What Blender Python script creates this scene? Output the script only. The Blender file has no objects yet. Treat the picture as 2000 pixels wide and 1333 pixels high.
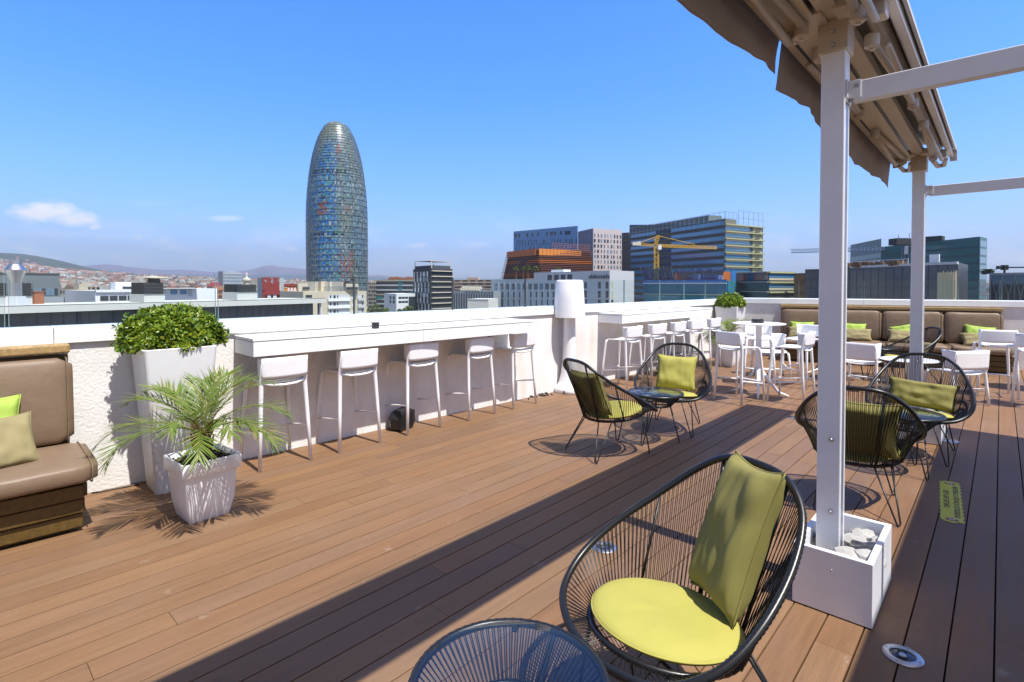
import bpy, math, random
from math import sin, cos, tan, pi, radians, sqrt, atan2, hypot
from mathutils import Vector, Matrix, noise

random.seed(7)
SC = bpy.context.scene
COL = SC.collection

# ------------------------------------------------------------------ survey of the place
# The terrace was surveyed from one spot (the photographer's), eye height 1.6 m.
F, CX, CY, EYE, PITCH = 1040.0, 1000.0, 579.0, 1.6, radians(1.15)

def ray(px, py):
    a = (px - CX) / F; b = (CY - py) / F
    return Vector((a, cos(PITCH) + b * sin(PITCH), -sin(PITCH) + b * cos(PITCH)))

def G(px, py, z=0.0):
    d = ray(px, py); t = (z - EYE) / d.z
    return Vector((d.x * t, d.y * t, z))

def AT(px, py, Y):
    d = ray(px, py); t = Y / d.y
    return Vector((d.x * t, Y, EYE + d.z * t))

def XY(px, Y):
    return Vector(((px - CX) / F * Y, Y))

def ZT(py, Y):
    return AT(1000, py, Y).z

THB = math.atan(955 / 1040.0)          # deck boards
THW = math.atan(1035 / 1040.0)         # long parapet
U = Vector((sin(THB), cos(THB), 0)); N = Vector((cos(THB), -sin(THB), 0))
WD = Vector((sin(THW), cos(THW), 0)); WN = Vector((cos(THW), -sin(THW), 0))
A0 = G(1085, 765)

def wall_s(px, d=0.0):
    k = (px - CX) / F; p = A0 + WN * d
    return (k * p.y - p.x) / (WD.x - k * WD.y)

def WP(s, d=0.0, z=0.0):
    v = A0 + WD * s + WN * d
    return Vector((v.x, v.y, z))

C0 = WP(wall_s(1430))
BA = radians(-29.36)
BD = Vector((cos(BA), sin(BA), 0)); BN = Vector((sin(BA), -cos(BA), 0))

def back_t(px, d=0.0):
    k = (px - CX) / F; p = C0 + BN * d
    return (k * p.y - p.x) / (BD.x - k * BD.y)

def BP(t, d=0.0, z=0.0):
    v = C0 + BD * t + BN * d
    return Vector((v.x, v.y, z))

def UN(u, n, z=0.0):
    v = U * u + N * n
    return Vector((v.x, v.y, z))

# ------------------------------------------------------------------ mesh builder
class MB:
    def __init__(s):
        s.v = []; s.f = []; s.c = []; s.uv = []; s.hasuv = False; s.m = []; s.cur = 0

    def face(s, idx, col=None, uv=None):
        s.f.append(tuple(idx)); s.c.append(col); s.uv.append(uv); s.m.append(s.cur)
        if uv is not None: s.hasuv = True

    def add(s, verts, faces, col=None):
        b = len(s.v); s.v += [tuple(v) for v in verts]
        for f in faces: s.face([b + i for i in f], col)
        return b

    def box(s, c, size, rz=0.0, col=None, M=None):
        x, y, z = size[0] / 2, size[1] / 2, size[2] / 2
        vs = [(-x, -y, -z), (x, -y, -z), (x, y, -z), (-x, y, -z), (-x, -y, z), (x, -y, z), (x, y, z), (-x, y, z)]
        R = M if M is not None else Matrix.Rotation(rz, 3, 'Z')
        c = Vector(c)
        s.add([R @ Vector(v) + c for v in vs], [(0, 3, 2, 1), (4, 5, 6, 7), (0, 1, 5, 4), (1, 2, 6, 5), (2, 3, 7, 6), (3, 0, 4, 7)], col)

    def bx(s, x0, x1, y0, y1, z0, z1, col=None):
        s.box(((x0 + x1) / 2, (y0 + y1) / 2, (z0 + z1) / 2), (x1 - x0, y1 - y0, z1 - z0), col=col)

    def beam(s, a, b, w, h, col=None):
        a = Vector(a); b = Vector(b); d = b - a; L = d.length
        q = d.to_track_quat('Y', 'Z').to_matrix()
        s.box((a + b) / 2, (w, L, h), M=q, col=col)

    def prism(s, poly, z0, z1, col=None, uvm=False):
        n = len(poly)
        area = sum(poly[i][0] * poly[(i + 1) % n][1] - poly[(i + 1) % n][0] * poly[i][1] for i in range(n))
        if area < 0: poly = poly[::-1]
        zt = z1 if isinstance(z1, (list, tuple)) else [z1] * n
        if area < 0 and isinstance(z1, (list, tuple)): zt = list(zt)[::-1]
        b = len(s.v)
        s.v += [(p[0], p[1], z0) for p in poly] + [(poly[i][0], poly[i][1], zt[i]) for i in range(n)]
        s.face([b + i for i in reversed(range(n))], col, [(0, 0)] * n if uvm else None)
        s.face([b + n + i for i in range(n)], col, [(0, 0)] * n if uvm else None)
        run = 0
        for i in range(n):
            j = (i + 1) % n; L = hypot(poly[i][0] - poly[j][0], poly[i][1] - poly[j][1])
            k = max(1, round(L / 3.0)) * 3.0 if uvm else L
            s.face([b + i, b + j, b + n + j, b + n + i], col, [(0, z0), (k, z0), (k, zt[j]), (0, zt[i])] if uvm else None)

    def tube(s, pts, r, seg=8, closed=False, col=None, cap=True, flat=1.0):
        pts = [Vector(p) for p in pts]; n = len(pts)
        rs = r if isinstance(r, (list, tuple)) else [r] * n
        b = len(s.v); ref = None
        for i in range(n):
            if closed: t = pts[(i + 1) % n] - pts[i - 1]
            else: t = pts[min(i + 1, n - 1)] - pts[max(i - 1, 0)]
            t.normalize()
            if ref is None:
                ref = Vector((0, 0, 1)) if abs(t.z) < .9 else Vector((1, 0, 0))
            a = ref - t * ref.dot(t)
            if a.length < 1e-6: a = t.orthogonal()
            a.normalize(); ref = a; c = t.cross(a)
            for k in range(seg):
                th = 2 * pi * k / seg
                s.v.append(tuple(pts[i] + a * (cos(th) * rs[i]) + c * (sin(th) * rs[i] * flat)))
        m = n if closed else n - 1
        for i in range(m):
            j = (i + 1) % n
            for k in range(seg):
                l = (k + 1) % seg
                s.face((b + i * seg + k, b + i * seg + l, b + j * seg + l, b + j * seg + k), col)
        if not closed and cap:
            s.face([b + k for k in reversed(range(seg))], col)
            s.face([b + (n - 1) * seg + k for k in range(seg)], col)

    def lathe(s, prof, seg=32, c=(0, 0, 0), col=None, sq=None, capb=True, capt=True):
        b = len(s.v); n = len(prof)
        for (r, z) in prof:
            for k in range(seg):
                th = 2 * pi * k / seg
                s.v.append((c[0] + r * cos(th), c[1] + r * sin(th), c[2] + z))
        for i in range(n - 1):
            for k in range(seg):
                l = (k + 1) % seg
                s.face((b + i * seg + k, b + i * seg + l, b + (i + 1) * seg + l, b + (i + 1) * seg + k), col)
        if capb: s.face([b + k for k in reversed(range(seg))], col)
        if capt: s.face([b + (n - 1) * seg + k for k in range(seg)], col)

    def ringbox(s, prof, col=None, c=(0, 0), rc=.12, nc=5, capt=True, capb=True):
        """square section with rounded corners lathed along z; prof = (half width, z)"""
        b = len(s.v); seg = 4 * nc
        for (w, z) in prof:
            r = min(rc, w * .9)
            for q in range(4):
                for k in range(nc):
                    th = pi / 2 * q + pi / 2 * k / (nc - 1)
                    ox = (w - r) * (1 if q in (0, 3) else -1); oy = (w - r) * (1 if q in (0, 1) else -1)
                    s.v.append((c[0] + ox + r * cos(th), c[1] + oy + r * sin(th), z))
        for i in range(len(prof) - 1):
            for k in range(seg):
                l = (k + 1) % seg
                s.face((b + i * seg + k, b + i * seg + l, b + (i + 1) * seg + l, b + (i + 1) * seg + k), col)
        if capb: s.face([b + k for k in reversed(range(seg))], col)
        if capt: s.face([b + (len(prof) - 1) * seg + k for k in range(seg)], col)

    def grid(s, fn, nu, nv, col=None, cu=False, cv=False):
        b = len(s.v); mu = nu if cu else nu + 1; mv = nv if cv else nv + 1
        for i in range(mu):
            for j in range(mv):
                s.v.append(tuple(fn(i / nu, j / nv)))
        for i in range(nu):
            for j in range(nv):
                i2 = (i + 1) % mu; j2 = (j + 1) % mv
                c = col(i / nu, j / nv) if callable(col) else col
                s.face((b + i * mv + j, b + i2 * mv + j, b + i2 * mv + j2, b + i * mv + j2), c)

    def build(s, name, mat, parent=None, smooth=False, bevel=0.0, loc=None, rz=None, solid=0.0, sub=0, auto=None):
        me = bpy.data.meshes.new(name)
        me.from_pydata(s.v, [], s.f)
        mats = mat if isinstance(mat, (list, tuple)) else [mat]
        for m in mats: me.materials.append(m)
        if len(mats) > 1: me.polygons.foreach_set('material_index', s.m)
        if any(c is not None for c in s.c):
            a = me.color_attributes.new('col', 'FLOAT_COLOR', 'CORNER'); buf = []
            for f, c in zip(s.f, s.c):
                c = c if c is not None else (1, 1, 1)
                buf += [c[0], c[1], c[2], 1.0] * len(f)
            a.data.foreach_set('color', buf)
        if s.hasuv:
            l = me.uv_layers.new(name='UVMap'); buf = []
            for f, u in zip(s.f, s.uv):
                if u is None: buf += [0.0, 0.0] * len(f)
                else:
                    for q in u: buf += [q[0], q[1]]
            l.data.foreach_set('uv', buf)
        if smooth: me.polygons.foreach_set('use_smooth', [True] * len(me.polygons))
        me.update()
        if auto is not None:
            me.polygons.foreach_set('use_smooth', [True] * len(me.polygons))
            try: me.set_sharp_from_angle(angle=radians(auto))
            except Exception: pass
        o = bpy.data.objects.new(name, me); COL.objects.link(o)
        if parent is not None: o.parent = parent
        if loc is not None: o.location = loc
        if rz is not None: o.rotation_euler = (0, 0, rz)
        if solid:
            m = o.modifiers.new('t', 'SOLIDIFY'); m.thickness = solid; m.offset = 0
        if bevel:
            m = o.modifiers.new('b', 'BEVEL'); m.width = bevel; m.segments = 2; m.limit_method = 'ANGLE'
        if sub:
            m = o.modifiers.new('s', 'SUBSURF'); m.levels = sub; m.render_levels = sub
        return o

def tag(o, label=None, cat=None, group=None, kind=None):
    if label: o['label'] = label
    if cat: o['category'] = cat
    if group: o['group'] = group
    if kind: o['kind'] = kind
    return o

def thing(name, label, cat, loc=(0, 0, 0), rz=0.0, group=None):
    o = bpy.data.objects.new(name, None); COL.objects.link(o)
    o.location = loc; o.rotation_euler = (0, 0, rz); o.empty_display_size = .1
    return tag(o, label, cat, group)

KIDS = {}
def dup(o, loc, rz, label=None, group=None, parent=None, top=True):
    c = o.copy(); COL.objects.link(c)
    if top:
        c.location = loc; c.rotation_euler = (0, 0, rz)
        if label: c['label'] = label
        if group: c['group'] = group
    else:
        c.parent = parent
    for ch in [x for x in bpy.data.objects if x.parent == o]:
        dup(ch, None, None, parent=c, top=False)
    return c

def cat_rom(pts, n, closed=False):
    pts = [Vector(p) for p in pts]; out = []; m = len(pts)
    segs = m if closed else m - 1
    for i in range(segs):
        p0 = pts[(i - 1) % m] if closed or i > 0 else pts[0]
        p1 = pts[i]; p2 = pts[(i + 1) % m]
        p3 = pts[(i + 2) % m] if closed or i + 2 < m else pts[-1]
        for k in range(n):
            t = k / n
            out.append(.5 * ((2 * p1) + (-p0 + p2) * t + (2 * p0 - 5 * p1 + 4 * p2 - p3) * t * t + (-p0 + 3 * p1 - 3 * p2 + p3) * t ** 3))
    if not closed: out.append(pts[-1])
    return out

def interp(x, pts):
    if x <= pts[0][0]: return pts[0][1]
    for (a, b), (c, d) in zip(pts, pts[1:]):
        if x <= c: return b + (d - b) * (x - a) / (c - a)
    return pts[-1][1]

# ------------------------------------------------------------------ materials
def mat(name, base=(.5, .5, .5), rough=.5, metal=0.0, attr=False, bump=None, var=None, coord='Object', spec=.5, coat=0.0, stretch=None, trans=0.0):
    m = bpy.data.materials.new(name); m.use_nodes = True
    nt = m.node_tree; b = nt.nodes['Principled BSDF']
    b.inputs['Roughness'].default_value = rough; b.inputs['Metallic'].default_value = metal
    b.inputs['Specular IOR Level'].default_value = spec; b.inputs['Coat Weight'].default_value = coat
    b.inputs['Transmission Weight'].default_value = trans
    b.inputs['Base Color'].default_value = (*base, 1)
    src = None
    if attr:
        a = nt.nodes.new('ShaderNodeVertexColor'); a.layer_name = 'col'; src = a.outputs['Color']
    tc = nt.nodes.new('ShaderNodeTexCoord'); co = tc.outputs[coord]
    if stretch:
        mp = nt.nodes.new('ShaderNodeMapping'); mp.inputs['Scale'].default_value = stretch
        nt.links.new(co, mp.inputs['Vector']); co = mp.outputs['Vector']
    if var:
        nz = nt.nodes.new('ShaderNodeTexNoise'); nz.inputs['Scale'].default_value = var[0]; nz.inputs['Detail'].default_value = 5
        nz.inputs['Roughness'].default_value = .65
        nt.links.new(co, nz.inputs['Vector'])
        mr = nt.nodes.new('ShaderNodeMapRange'); mr.inputs['From Min'].default_value = .3; mr.inputs['From Max'].default_value = .7
        mr.inputs['To Min'].default_value = 1 - var[1]; mr.inputs['To Max'].default_value = 1 + var[1] * .6
        nt.links.new(nz.outputs['Fac'], mr.inputs['Value'])
        mx = nt.nodes.new('ShaderNodeVectorMath'); mx.operation = 'SCALE'
        if src is None: mx.inputs[0].default_value = base
        else: nt.links.new(src, mx.inputs[0])
        nt.links.new(mr.outputs['Result'], mx.inputs['Scale']); src = mx.outputs['Vector']
        if len(var) > 2:
            m2 = nt.nodes.new('ShaderNodeMapRange'); m2.inputs['From Min'].default_value = .3; m2.inputs['From Max'].default_value = .7
            m2.inputs['To Min'].default_value = max(0, rough - var[2]); m2.inputs['To Max'].default_value = min(1, rough + var[2])
            nt.links.new(nz.outputs['Fac'], m2.inputs['Value']); nt.links.new(m2.outputs['Result'], b.inputs['Roughness'])
    if src is not None: nt.links.new(src, b.inputs['Base Color'])
    if bump:
        n2 = nt.nodes.new('ShaderNodeTexNoise'); n2.inputs['Scale'].default_value = bump[0]; n2.inputs['Detail'].default_value = bump[2] if len(bump) > 2 else 4
        nt.links.new(co, n2.inputs['Vector'])
        bp = nt.nodes.new('ShaderNodeBump'); bp.inputs['Strength'].default_value = bump[1]; bp.inputs['Distance'].default_value = bump[3] if len(bump) > 3 else .01
        nt.links.new(n2.outputs['Fac'], bp.inputs['Height']); nt.links.new(bp.outputs['Normal'], b.inputs['Normal'])
    return m

def glass_mat(name, tint=(.9, .96, .95), refl=.08, rough=.0, mixmin=.04):
    m = bpy.data.materials.new(name); m.use_nodes = True; nt = m.node_tree
    nt.nodes.remove(nt.nodes['Principled BSDF'])
    out = nt.nodes['Material Output']
    tr = nt.nodes.new('ShaderNodeBsdfTransparent'); tr.inputs['Color'].default_value = (*tint, 1)
    gl = nt.nodes.new('ShaderNodeBsdfGlossy'); gl.inputs['Roughness'].default_value = rough
    lw = nt.nodes.new('ShaderNodeLayerWeight'); lw.inputs['Blend'].default_value = .5
    pw = nt.nodes.new('ShaderNodeMath'); pw.operation = 'POWER'; nt.links.new(lw.outputs['Facing'], pw.inputs[0]); pw.inputs[1].default_value = 5
    fr = nt.nodes.new('ShaderNodeMath'); fr.operation = 'MULTIPLY_ADD'; nt.links.new(pw.outputs[0], fr.inputs[0]); fr.inputs[1].default_value = refl * 6; fr.inputs[2].default_value = mixmin
    mx = nt.nodes.new('ShaderNodeMixShader')
    nt.links.new(fr.outputs[0], mx.inputs['Fac']); nt.links.new(tr.outputs[0], mx.inputs[1]); nt.links.new(gl.outputs[0], mx.inputs[2])
    nt.links.new(mx.outputs[0], out.inputs['Surface'])
    return m

def facade_mat(name, wu=3.0, wv=3.1, a=(.25, .75), b=(.3, .78), glass=(.04, .05, .06), rough=.75):
    """painted walls (colour from the mesh) with a grid of real-size window openings"""
    m = bpy.data.materials.new(name); m.use_nodes = True; nt = m.node_tree; P = nt.nodes['Principled BSDF']
    uv = nt.nodes.new('ShaderNodeUVMap'); uv.uv_map = 'UVMap'
    sp = nt.nodes.new('ShaderNodeSeparateXYZ'); nt.links.new(uv.outputs[0], sp.inputs[0])
    def mth(op, x, y=None):
        n = nt.nodes.new('ShaderNodeMath'); n.operation = op
        if isinstance(x, (int, float)): n.inputs[0].default_value = x
        else: nt.links.new(x, n.inputs[0])
        if y is not None:
            if isinstance(y, (int, float)): n.inputs[1].default_value = y
            else: nt.links.new(y, n.inputs[1])
        return n.outputs[0]
    fu = mth('FRACT', mth('DIVIDE', sp.outputs[0], wu)); fv = mth('FRACT', mth('DIVIDE', mth('ADD', sp.outputs[1], 340.0), wv))
    w = mth('MULTIPLY', mth('MULTIPLY', mth('GREATER_THAN', fu, a[0]), mth('LESS_THAN', fu, a[1])),
            mth('MULTIPLY', mth('GREATER_THAN', fv, b[0]), mth('LESS_THAN', fv, b[1])))
    at = nt.nodes.new('ShaderNodeVertexColor'); at.layer_name = 'col'
    mx = nt.nodes.new('ShaderNodeMix'); mx.data_type = 'RGBA'
    nt.links.new(w, mx.inputs['Factor']); nt.links.new(at.outputs['Color'], mx.inputs['A']); mx.inputs['B'].default_value = (*glass, 1)
    nt.links.new(mx.outputs['Result'], P.inputs['Base Color'])
    r = nt.nodes.new('ShaderNodeMapRange'); nt.links.new(w, r.inputs['Value'])
    r.inputs['To Min'].default_value = rough; r.inputs['To Max'].default_value = .25
    nt.links.new(r.outputs['Result'], P.inputs['Roughness'])
    return m
SKYR = [(.36, .41, .55, 1), (.32, .405, .60, 1), (.225, .40, .70, 1), (.12, .385, .78, 1), (.065, .355, .83, 1)]
PALE = (.62, .60, .70, 1)
CLOUDC = (5.8, 5.8, 5.9, 1)
HAZE = 9e-5
EXPO = .57
M = {}
M['white'] = mat('white_plastic', (.85, .85, .86), .38, bump=(40, .05), var=(6, .04))
M['whitemetal'] = mat('white_lacquer', (.85, .85, .87), .32, var=(5, .06), bump=(60, .04))
M['counter'] = mat('white_counter', (.85, .85, .85), .4, var=(4, .04))
M['stucco'] = mat('stucco', (.80, .785, .755), .9, bump=(45, .7, 7, .007), var=(2.2, .12))
M['coping'] = mat('coping', (.78, .80, .80), .28, var=(2.5, .05), bump=(3, .05))
M['black'] = mat('black_cord', (.012, .012, .013), .33, bump=(300, .15, 2, .001))
M['blackmetal'] = mat('black_metal', (.010, .010, .011), .4)
M['lime'] = mat('lime_canvas', (.38, .35, .072), .75, bump=(260, .25, 2, .002), var=(5, .05))
M['green'] = mat('green_canvas', (.34, .48, .07), .75, bump=(260, .25, 2, .002), var=(5, .08))
M['olive'] = mat('olive_canvas', (.235, .21, .055), .8, bump=(260, .25, 2, .002), var=(5, .1))
M['khaki'] = mat('khaki_canvas', (.27, .225, .105), .85, bump=(260, .25, 2, .002), var=(5, .1))
M['taupe'] = mat('taupe_vinyl', (.20, .135, .085), .55, bump=(5, .35, 4, .03), var=(3, .1, .08))
M['wood'] = mat('stained_pine', (.115, .066, .012), .55, var=(2.5, .35), stretch=(14, 1.0, 14), bump=(3, .3, 6, .006))
M['railwood'] = mat('weathered_pine', (.38, .25, .10), .6, var=(2.5, .3), stretch=(14, 1.0, 14), bump=(3, .3, 6, .006))
M['fabric'] = mat('taupe_awning', (.50, .42, .35), .85, bump=(30, .2, 3, .004), var=(3, .08))
M['awnmetal'] = mat('cream_aluminium', (.55, .47, .38), .35, var=(4, .06))
M['awnunder'] = mat('cream_sheet', (.60, .52, .41), .38, var=(3, .1))
M['rock'] = mat('rubble', (.42, .41, .39), .95, bump=(25, .8, 6, .01), var=(9, .25))
M['mulch'] = mat('bark_mulch', (.035, .025, .018), .95, bump=(60, 1, 4, .01), var=(40, .5))
M['steel'] = mat('steel', (.55, .55, .56), .38, metal=1.0, var=(30, .12))
M['darkglass'] = mat('dark_lens', (.03, .03, .035), .08)
M['rubber'] = mat('dark_plastic', (.02, .02, .022), .35)
M['bark'] = mat('bark', (.12, .07, .035), .9, bump=(60, .9, 5, .01), var=(30, .4))
M['leaf'] = mat('leaf', (1, 1, 1), .38, attr=True, var=(20, .15))
M['palm'] = mat('palm_leaf', (1, 1, 1), .45, attr=True, var=(20, .12))
M['paint'] = mat('wall_paint', (1, 1, 1), .8, attr=True, var=(.15, .06))
M['shiny'] = mat('panel_paint', (1, 1, 1), .35, attr=True, var=(.3, .06))
M['facade'] = facade_mat('facade_windows')
M['facade2'] = facade_mat('facade_bands', 3.0, 3.1, (.08, .92), (.42, .85), (.10, .11, .12))
M['railglass'] = glass_mat('rail_glass', (.93, .97, .97), refl=.05, mixmin=.025)
M['tableglass'] = glass_mat('table_glass', (.80, .86, .92), refl=.10, mixmin=.055)
M['winglass'] = mat('window_glass', (.05, .07, .09), .06, spec=.9)
M['winblue'] = mat('window_glass_blue', (.04, .12, .26), .06, spec=1.0)
M['ground'] = mat('ground', (.20, .18, .15), .95, var=(.004, .4))
M['asphalt'] = mat('asphalt', (.06, .06, .06), .9, var=(.3, .2))
for k in ('leaf', 'palm', 'fabric'):
    nt = M[k].node_tree; b = nt.nodes['Principled BSDF']; out = nt.nodes['Material Output']
    src = b.inputs['Base Color'].links[0].from_socket
    tl = nt.nodes.new('ShaderNodeBsdfTranslucent'); mx = nt.nodes.new('ShaderNodeMixShader'); mx.inputs['Fac'].default_value = .3
    nt.links.new(src, tl.inputs['Color']); nt.links.new(b.outputs[0], mx.inputs[1]); nt.links.new(tl.outputs[0], mx.inputs[2])
    nt.links.new(mx.outputs[0], out.inputs['Surface'])

# deck: colour per board from the mesh, brushed grain running along the boards
def deck_mat():
    m = mat('deck_board', (1, 1, 1), .58, attr=True, var=(3.0, .16, .08), spec=.3, stretch=(9, .55, 9), bump=(16, .35, 6, .004))
    nt = m.node_tree; b = nt.nodes['Principled BSDF']
    # fine ribs along each board
    tc = nt.nodes['Texture Coordinate']; w = nt.nodes.new('ShaderNodeTexNoise'); mp = nt.nodes.new('ShaderNodeMapping')
    mp.inputs['Scale'].default_value = (260, 1.5, 1); nt.links.new(tc.outputs['Object'], mp.inputs['Vector'])
    nt.links.new(mp.outputs['Vector'], w.inputs['Vector']); w.inputs['Scale'].default_value = 1; w.inputs['Detail'].default_value = 2
    bp = nt.nodes.new('ShaderNodeBump'); bp.inputs['Strength'].default_value = .25; bp.inputs['Distance'].default_value = .002
    old = b.inputs['Normal'].links[0].from_socket
    nt.links.new(w.outputs['Fac'], bp.inputs['Height']); nt.links.new(old, bp.inputs['Normal']); nt.links.new(bp.outputs['Normal'], b.inputs['Normal'])
    # soft blotches (worn, dusty patches)
    nz = nt.nodes.new('ShaderNodeTexNoise'); nz.inputs['Scale'].default_value = 1.3; nz.inputs['Detail'].default_value = 4
    nt.links.new(tc.outputs['Object'], nz.inputs['Vector'])
    mr = nt.nodes.new('ShaderNodeMapRange'); mr.inputs['From Min'].default_value = .45; mr.inputs['From Max'].default_value = .75
    mr.inputs['To Max'].default_value = .22; nt.links.new(nz.outputs['Fac'], mr.inputs['Value'])
    mx = nt.nodes.new('ShaderNodeMix'); mx.data_type = 'RGBA'; mx.inputs['B'].default_value = (.27, .18, .13, 1)
    s = b.inputs['Base Color'].links[0].from_socket
    nt.links.new(mr.outputs['Result'], mx.inputs['Factor']); nt.links.new(s, mx.inputs['A']); nt.links.new(mx.outputs['Result'], b.inputs['Base Color'])
    # scuffs and dried dirt: small scattered marks, dull and pale or dark
    for sc, lo, colr, amt, st in ((5.5, .63, (.36, .29, .23, 1), .55, (1, .6, 1)), (2.4, .62, (.10, .06, .04, 1), .5, (1, .35, 1)), (26, .70, (.40, .34, .28, 1), .5, (1, 1, 1))):
        mp = nt.nodes.new('ShaderNodeMapping'); mp.inputs['Scale'].default_value = st; mp.inputs['Location'].default_value = (sc, 3, 0); nt.links.new(tc.outputs['Object'], mp.inputs['Vector'])
        nz = nt.nodes.new('ShaderNodeTexNoise'); nz.inputs['Scale'].default_value = sc; nz.inputs['Detail'].default_value = 7; nz.inputs['Roughness'].default_value = .7; nt.links.new(mp.outputs[0], nz.inputs['Vector'])
        mr = nt.nodes.new('ShaderNodeMapRange'); mr.inputs['From Min'].default_value = lo; mr.inputs['From Max'].default_value = lo + .09; mr.inputs['To Max'].default_value = amt; nt.links.new(nz.outputs['Fac'], mr.inputs['Value'])
        mx = nt.nodes.new('ShaderNodeMix'); mx.data_type = 'RGBA'; mx.inputs['B'].default_value = colr
        s = b.inputs['Base Color'].links[0].from_socket
        nt.links.new(mr.outputs['Result'], mx.inputs['Factor']); nt.links.new(s, mx.inputs['A']); nt.links.new(mx.outputs['Result'], b.inputs['Base Color'])
    return m
M['deck'] = deck_mat()
# stucco: damp stains under the coping
def stain(m):
    nt = m.node_tree; b = nt.nodes['Principled BSDF']; tc = nt.nodes['Texture Coordinate']
    mp = nt.nodes.new('ShaderNodeMapping'); mp.inputs['Scale'].default_value = (3.5, 3.5, .7); nt.links.new(tc.outputs['Object'], mp.inputs['Vector'])
    nz = nt.nodes.new('ShaderNodeTexNoise'); nz.inputs['Scale'].default_value = 1; nz.inputs['Detail'].default_value = 6; nt.links.new(mp.outputs[0], nz.inputs['Vector'])
    mr = nt.nodes.new('ShaderNodeMapRange'); mr.inputs['From Min'].default_value = .52; mr.inputs['From Max'].default_value = .8; mr.inputs['To Max'].default_value = .5
    nt.links.new(nz.outputs['Fac'], mr.inputs['Value'])
    mx = nt.nodes.new('ShaderNodeMix'); mx.data_type = 'RGBA'; mx.inputs['B'].default_value = (.55, .46, .34, 1)
    s = b.inputs['Base Color'].links[0].from_socket
    nt.links.new(mr.outputs['Result'], mx.inputs['Factor']); nt.links.new(s, mx.inputs['A']); nt.links.new(mx.outputs['Result'], b.inputs['Base Color'])
stain(M['stucco'])
# ================================================================== deck, slab, parapets
def to_un(v): return (v.x * N.x + v.y * N.y, v.x * U.x + v.y * U.y)

corner = to_un(C0); bend = to_un(BP(11)); lbeg = to_un(WP(-16))
TERR = [lbeg, (bend[0], lbeg[1]), bend, corner]          # counter-clockwise in (n,u)

def clip(poly, clipper):
    out = poly
    m = len(clipper)
    for i in range(m):
        ax, ay = clipper[i]; bx_, by = clipper[(i + 1) % m]; inp = out; out = []
        if not inp: break
        side = lambda p: (bx_ - ax) * (p[1] - ay) - (by - ay) * (p[0] - ax)
        for k in range(len(inp)):
            p = inp[k - 1]; q = inp[k]; sp, sq = side(p), side(q)
            if sq >= 0:
                if sp < 0:
                    t = sp / (sp - sq); out.append((p[0] + (q[0] - p[0]) * t, p[1] + (q[1] - p[1]) * t))
                out.append(q)
            elif sp >= 0:
                t = sp / (sp - sq); out.append((p[0] + (q[0] - p[0]) * t, p[1] + (q[1] - p[1]) * t))
    return out

mb = MB(); W = .1495; r = random.Random(11)
tones = [(.219, .120, .060), (.216, .120, .061), (.225, .124, .059), (.200, .113, .063), (.219, .116, .056), (.200, .115, .065), (.210, .122, .064)]
k0 = int(TERR[0][0] / W) - 2
n = k0 * W
for k in range(k0, int(bend[0] / W) + 2):
    x0 = k * W + .0034; x1 = (k + 1) * W - .0034
    y = lbeg[1] - r.random() * 3
    while y < max(corner[1], bend[1]) + .5:
        L = r.choice([2.9, 3.6, 3.6, 3.6])
        poly = clip([(x0, y + .0007), (x1, y + .0007), (x1, y + L - .0007), (x0, y + L - .0007)], TERR)
        if len(poly) > 2:
            c = r.choice(tones); g = .90 + .15 * r.random()
            mb.prism(poly, -.022, r.uniform(-.0006, .0006), (c[0] * g, c[1] * g, c[2] * g))
        y += L
deck = mb.build('deck', M['deck'], rz=-THB, bevel=.0016); tag(deck, kind='structure')

mb = MB(); big = [TERR[0], TERR[1], TERR[2], TERR[3]]
mb.prism([(p[0], p[1]) for p in clip([(-9, -30), (12, -30), (12, 30), (-9, 30)], TERR)], -34, -.05, (.04, .035, .03))
tag(mb.build('terrace_slab', M['paint'], rz=-THB), kind='structure')

ZC, ZW = 1.29, 1.17                                       # coping top, top of the stucco
def parapet(label, frame_rz, origin, L0, L1, zc, zback, sgn, joints, glassj, name_dir):
    # local X along the wall, local Y away from the terrace
    t = thing('parapet_wall', label, 'wall', (origin.x, origin.y, 0), frame_rz)
    m = MB(); nx = max(2, int((L1 - L0) / .6))
    m.bx(L0, L1, 0, .30, -34, zc - .12); m.build('stucco', M['stucco'], t)
    m = MB()
    js = [L0] + [j for j in joints if L0 < j < L1] + [L1]
    for a, b in zip(js, js[1:]):
        a2 = a + .002; b2 = b - .002
        vs = [(a2, -.028, zc - .12), (a2, -.02, zc - .008), (a2, .0, zc), (a2, .33, zback), (a2, .35, zback - .01), (a2, .35, zc - .12)]
        vs += [(b2,) + v[1:] for v in vs]
        m.add(vs, [(0, 1, 7, 6), (1, 2, 8, 7), (2, 3, 9, 8), (3, 4, 10, 9), (4, 5, 11, 10), (5, 0, 6, 11), (0, 5, 4, 3, 2, 1), (6, 7, 8, 9, 10, 11)])
    m.build('coping', M['coping'], t, bevel=.002)
    for a, b in zip(glassj, glassj[1:]):
        m = MB(); m.bx(a + .012, b - .012, .165, .181, min(zc, zback) - .05, 1.70); m.build('glass_panel', M['railglass'], t)
    for k, a in enumerate(glassj[1:-1]):
        if name_dir and k in name_dir:
            m = MB(); m.bx(a - .0065, a + .0065, .160, .188, zback - .04, 1.699); m.build('glass_clamp', M['clamp'], t)
        else:
            m = MB(); m.bx(a - .0125, a - .0095, .166, .180, zc - .02, 1.699); m.bx(a + .0095, a + .0125, .166, .180, zc - .02, 1.699)
            m.build('panel_edge', M['edge'], t)
    return t
M['clamp'] = mat('dark_clamp', (.06, .07, .075), .4)
M['edge'] = mat('glass_edge', (.22, .33, .31), .3)
SC_ = wall_s(1430)
gj = [wall_s(p) for p in (14, 435, 707, 901, 1043, 1152, 1235, 1304, 1351, 1392)]
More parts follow.
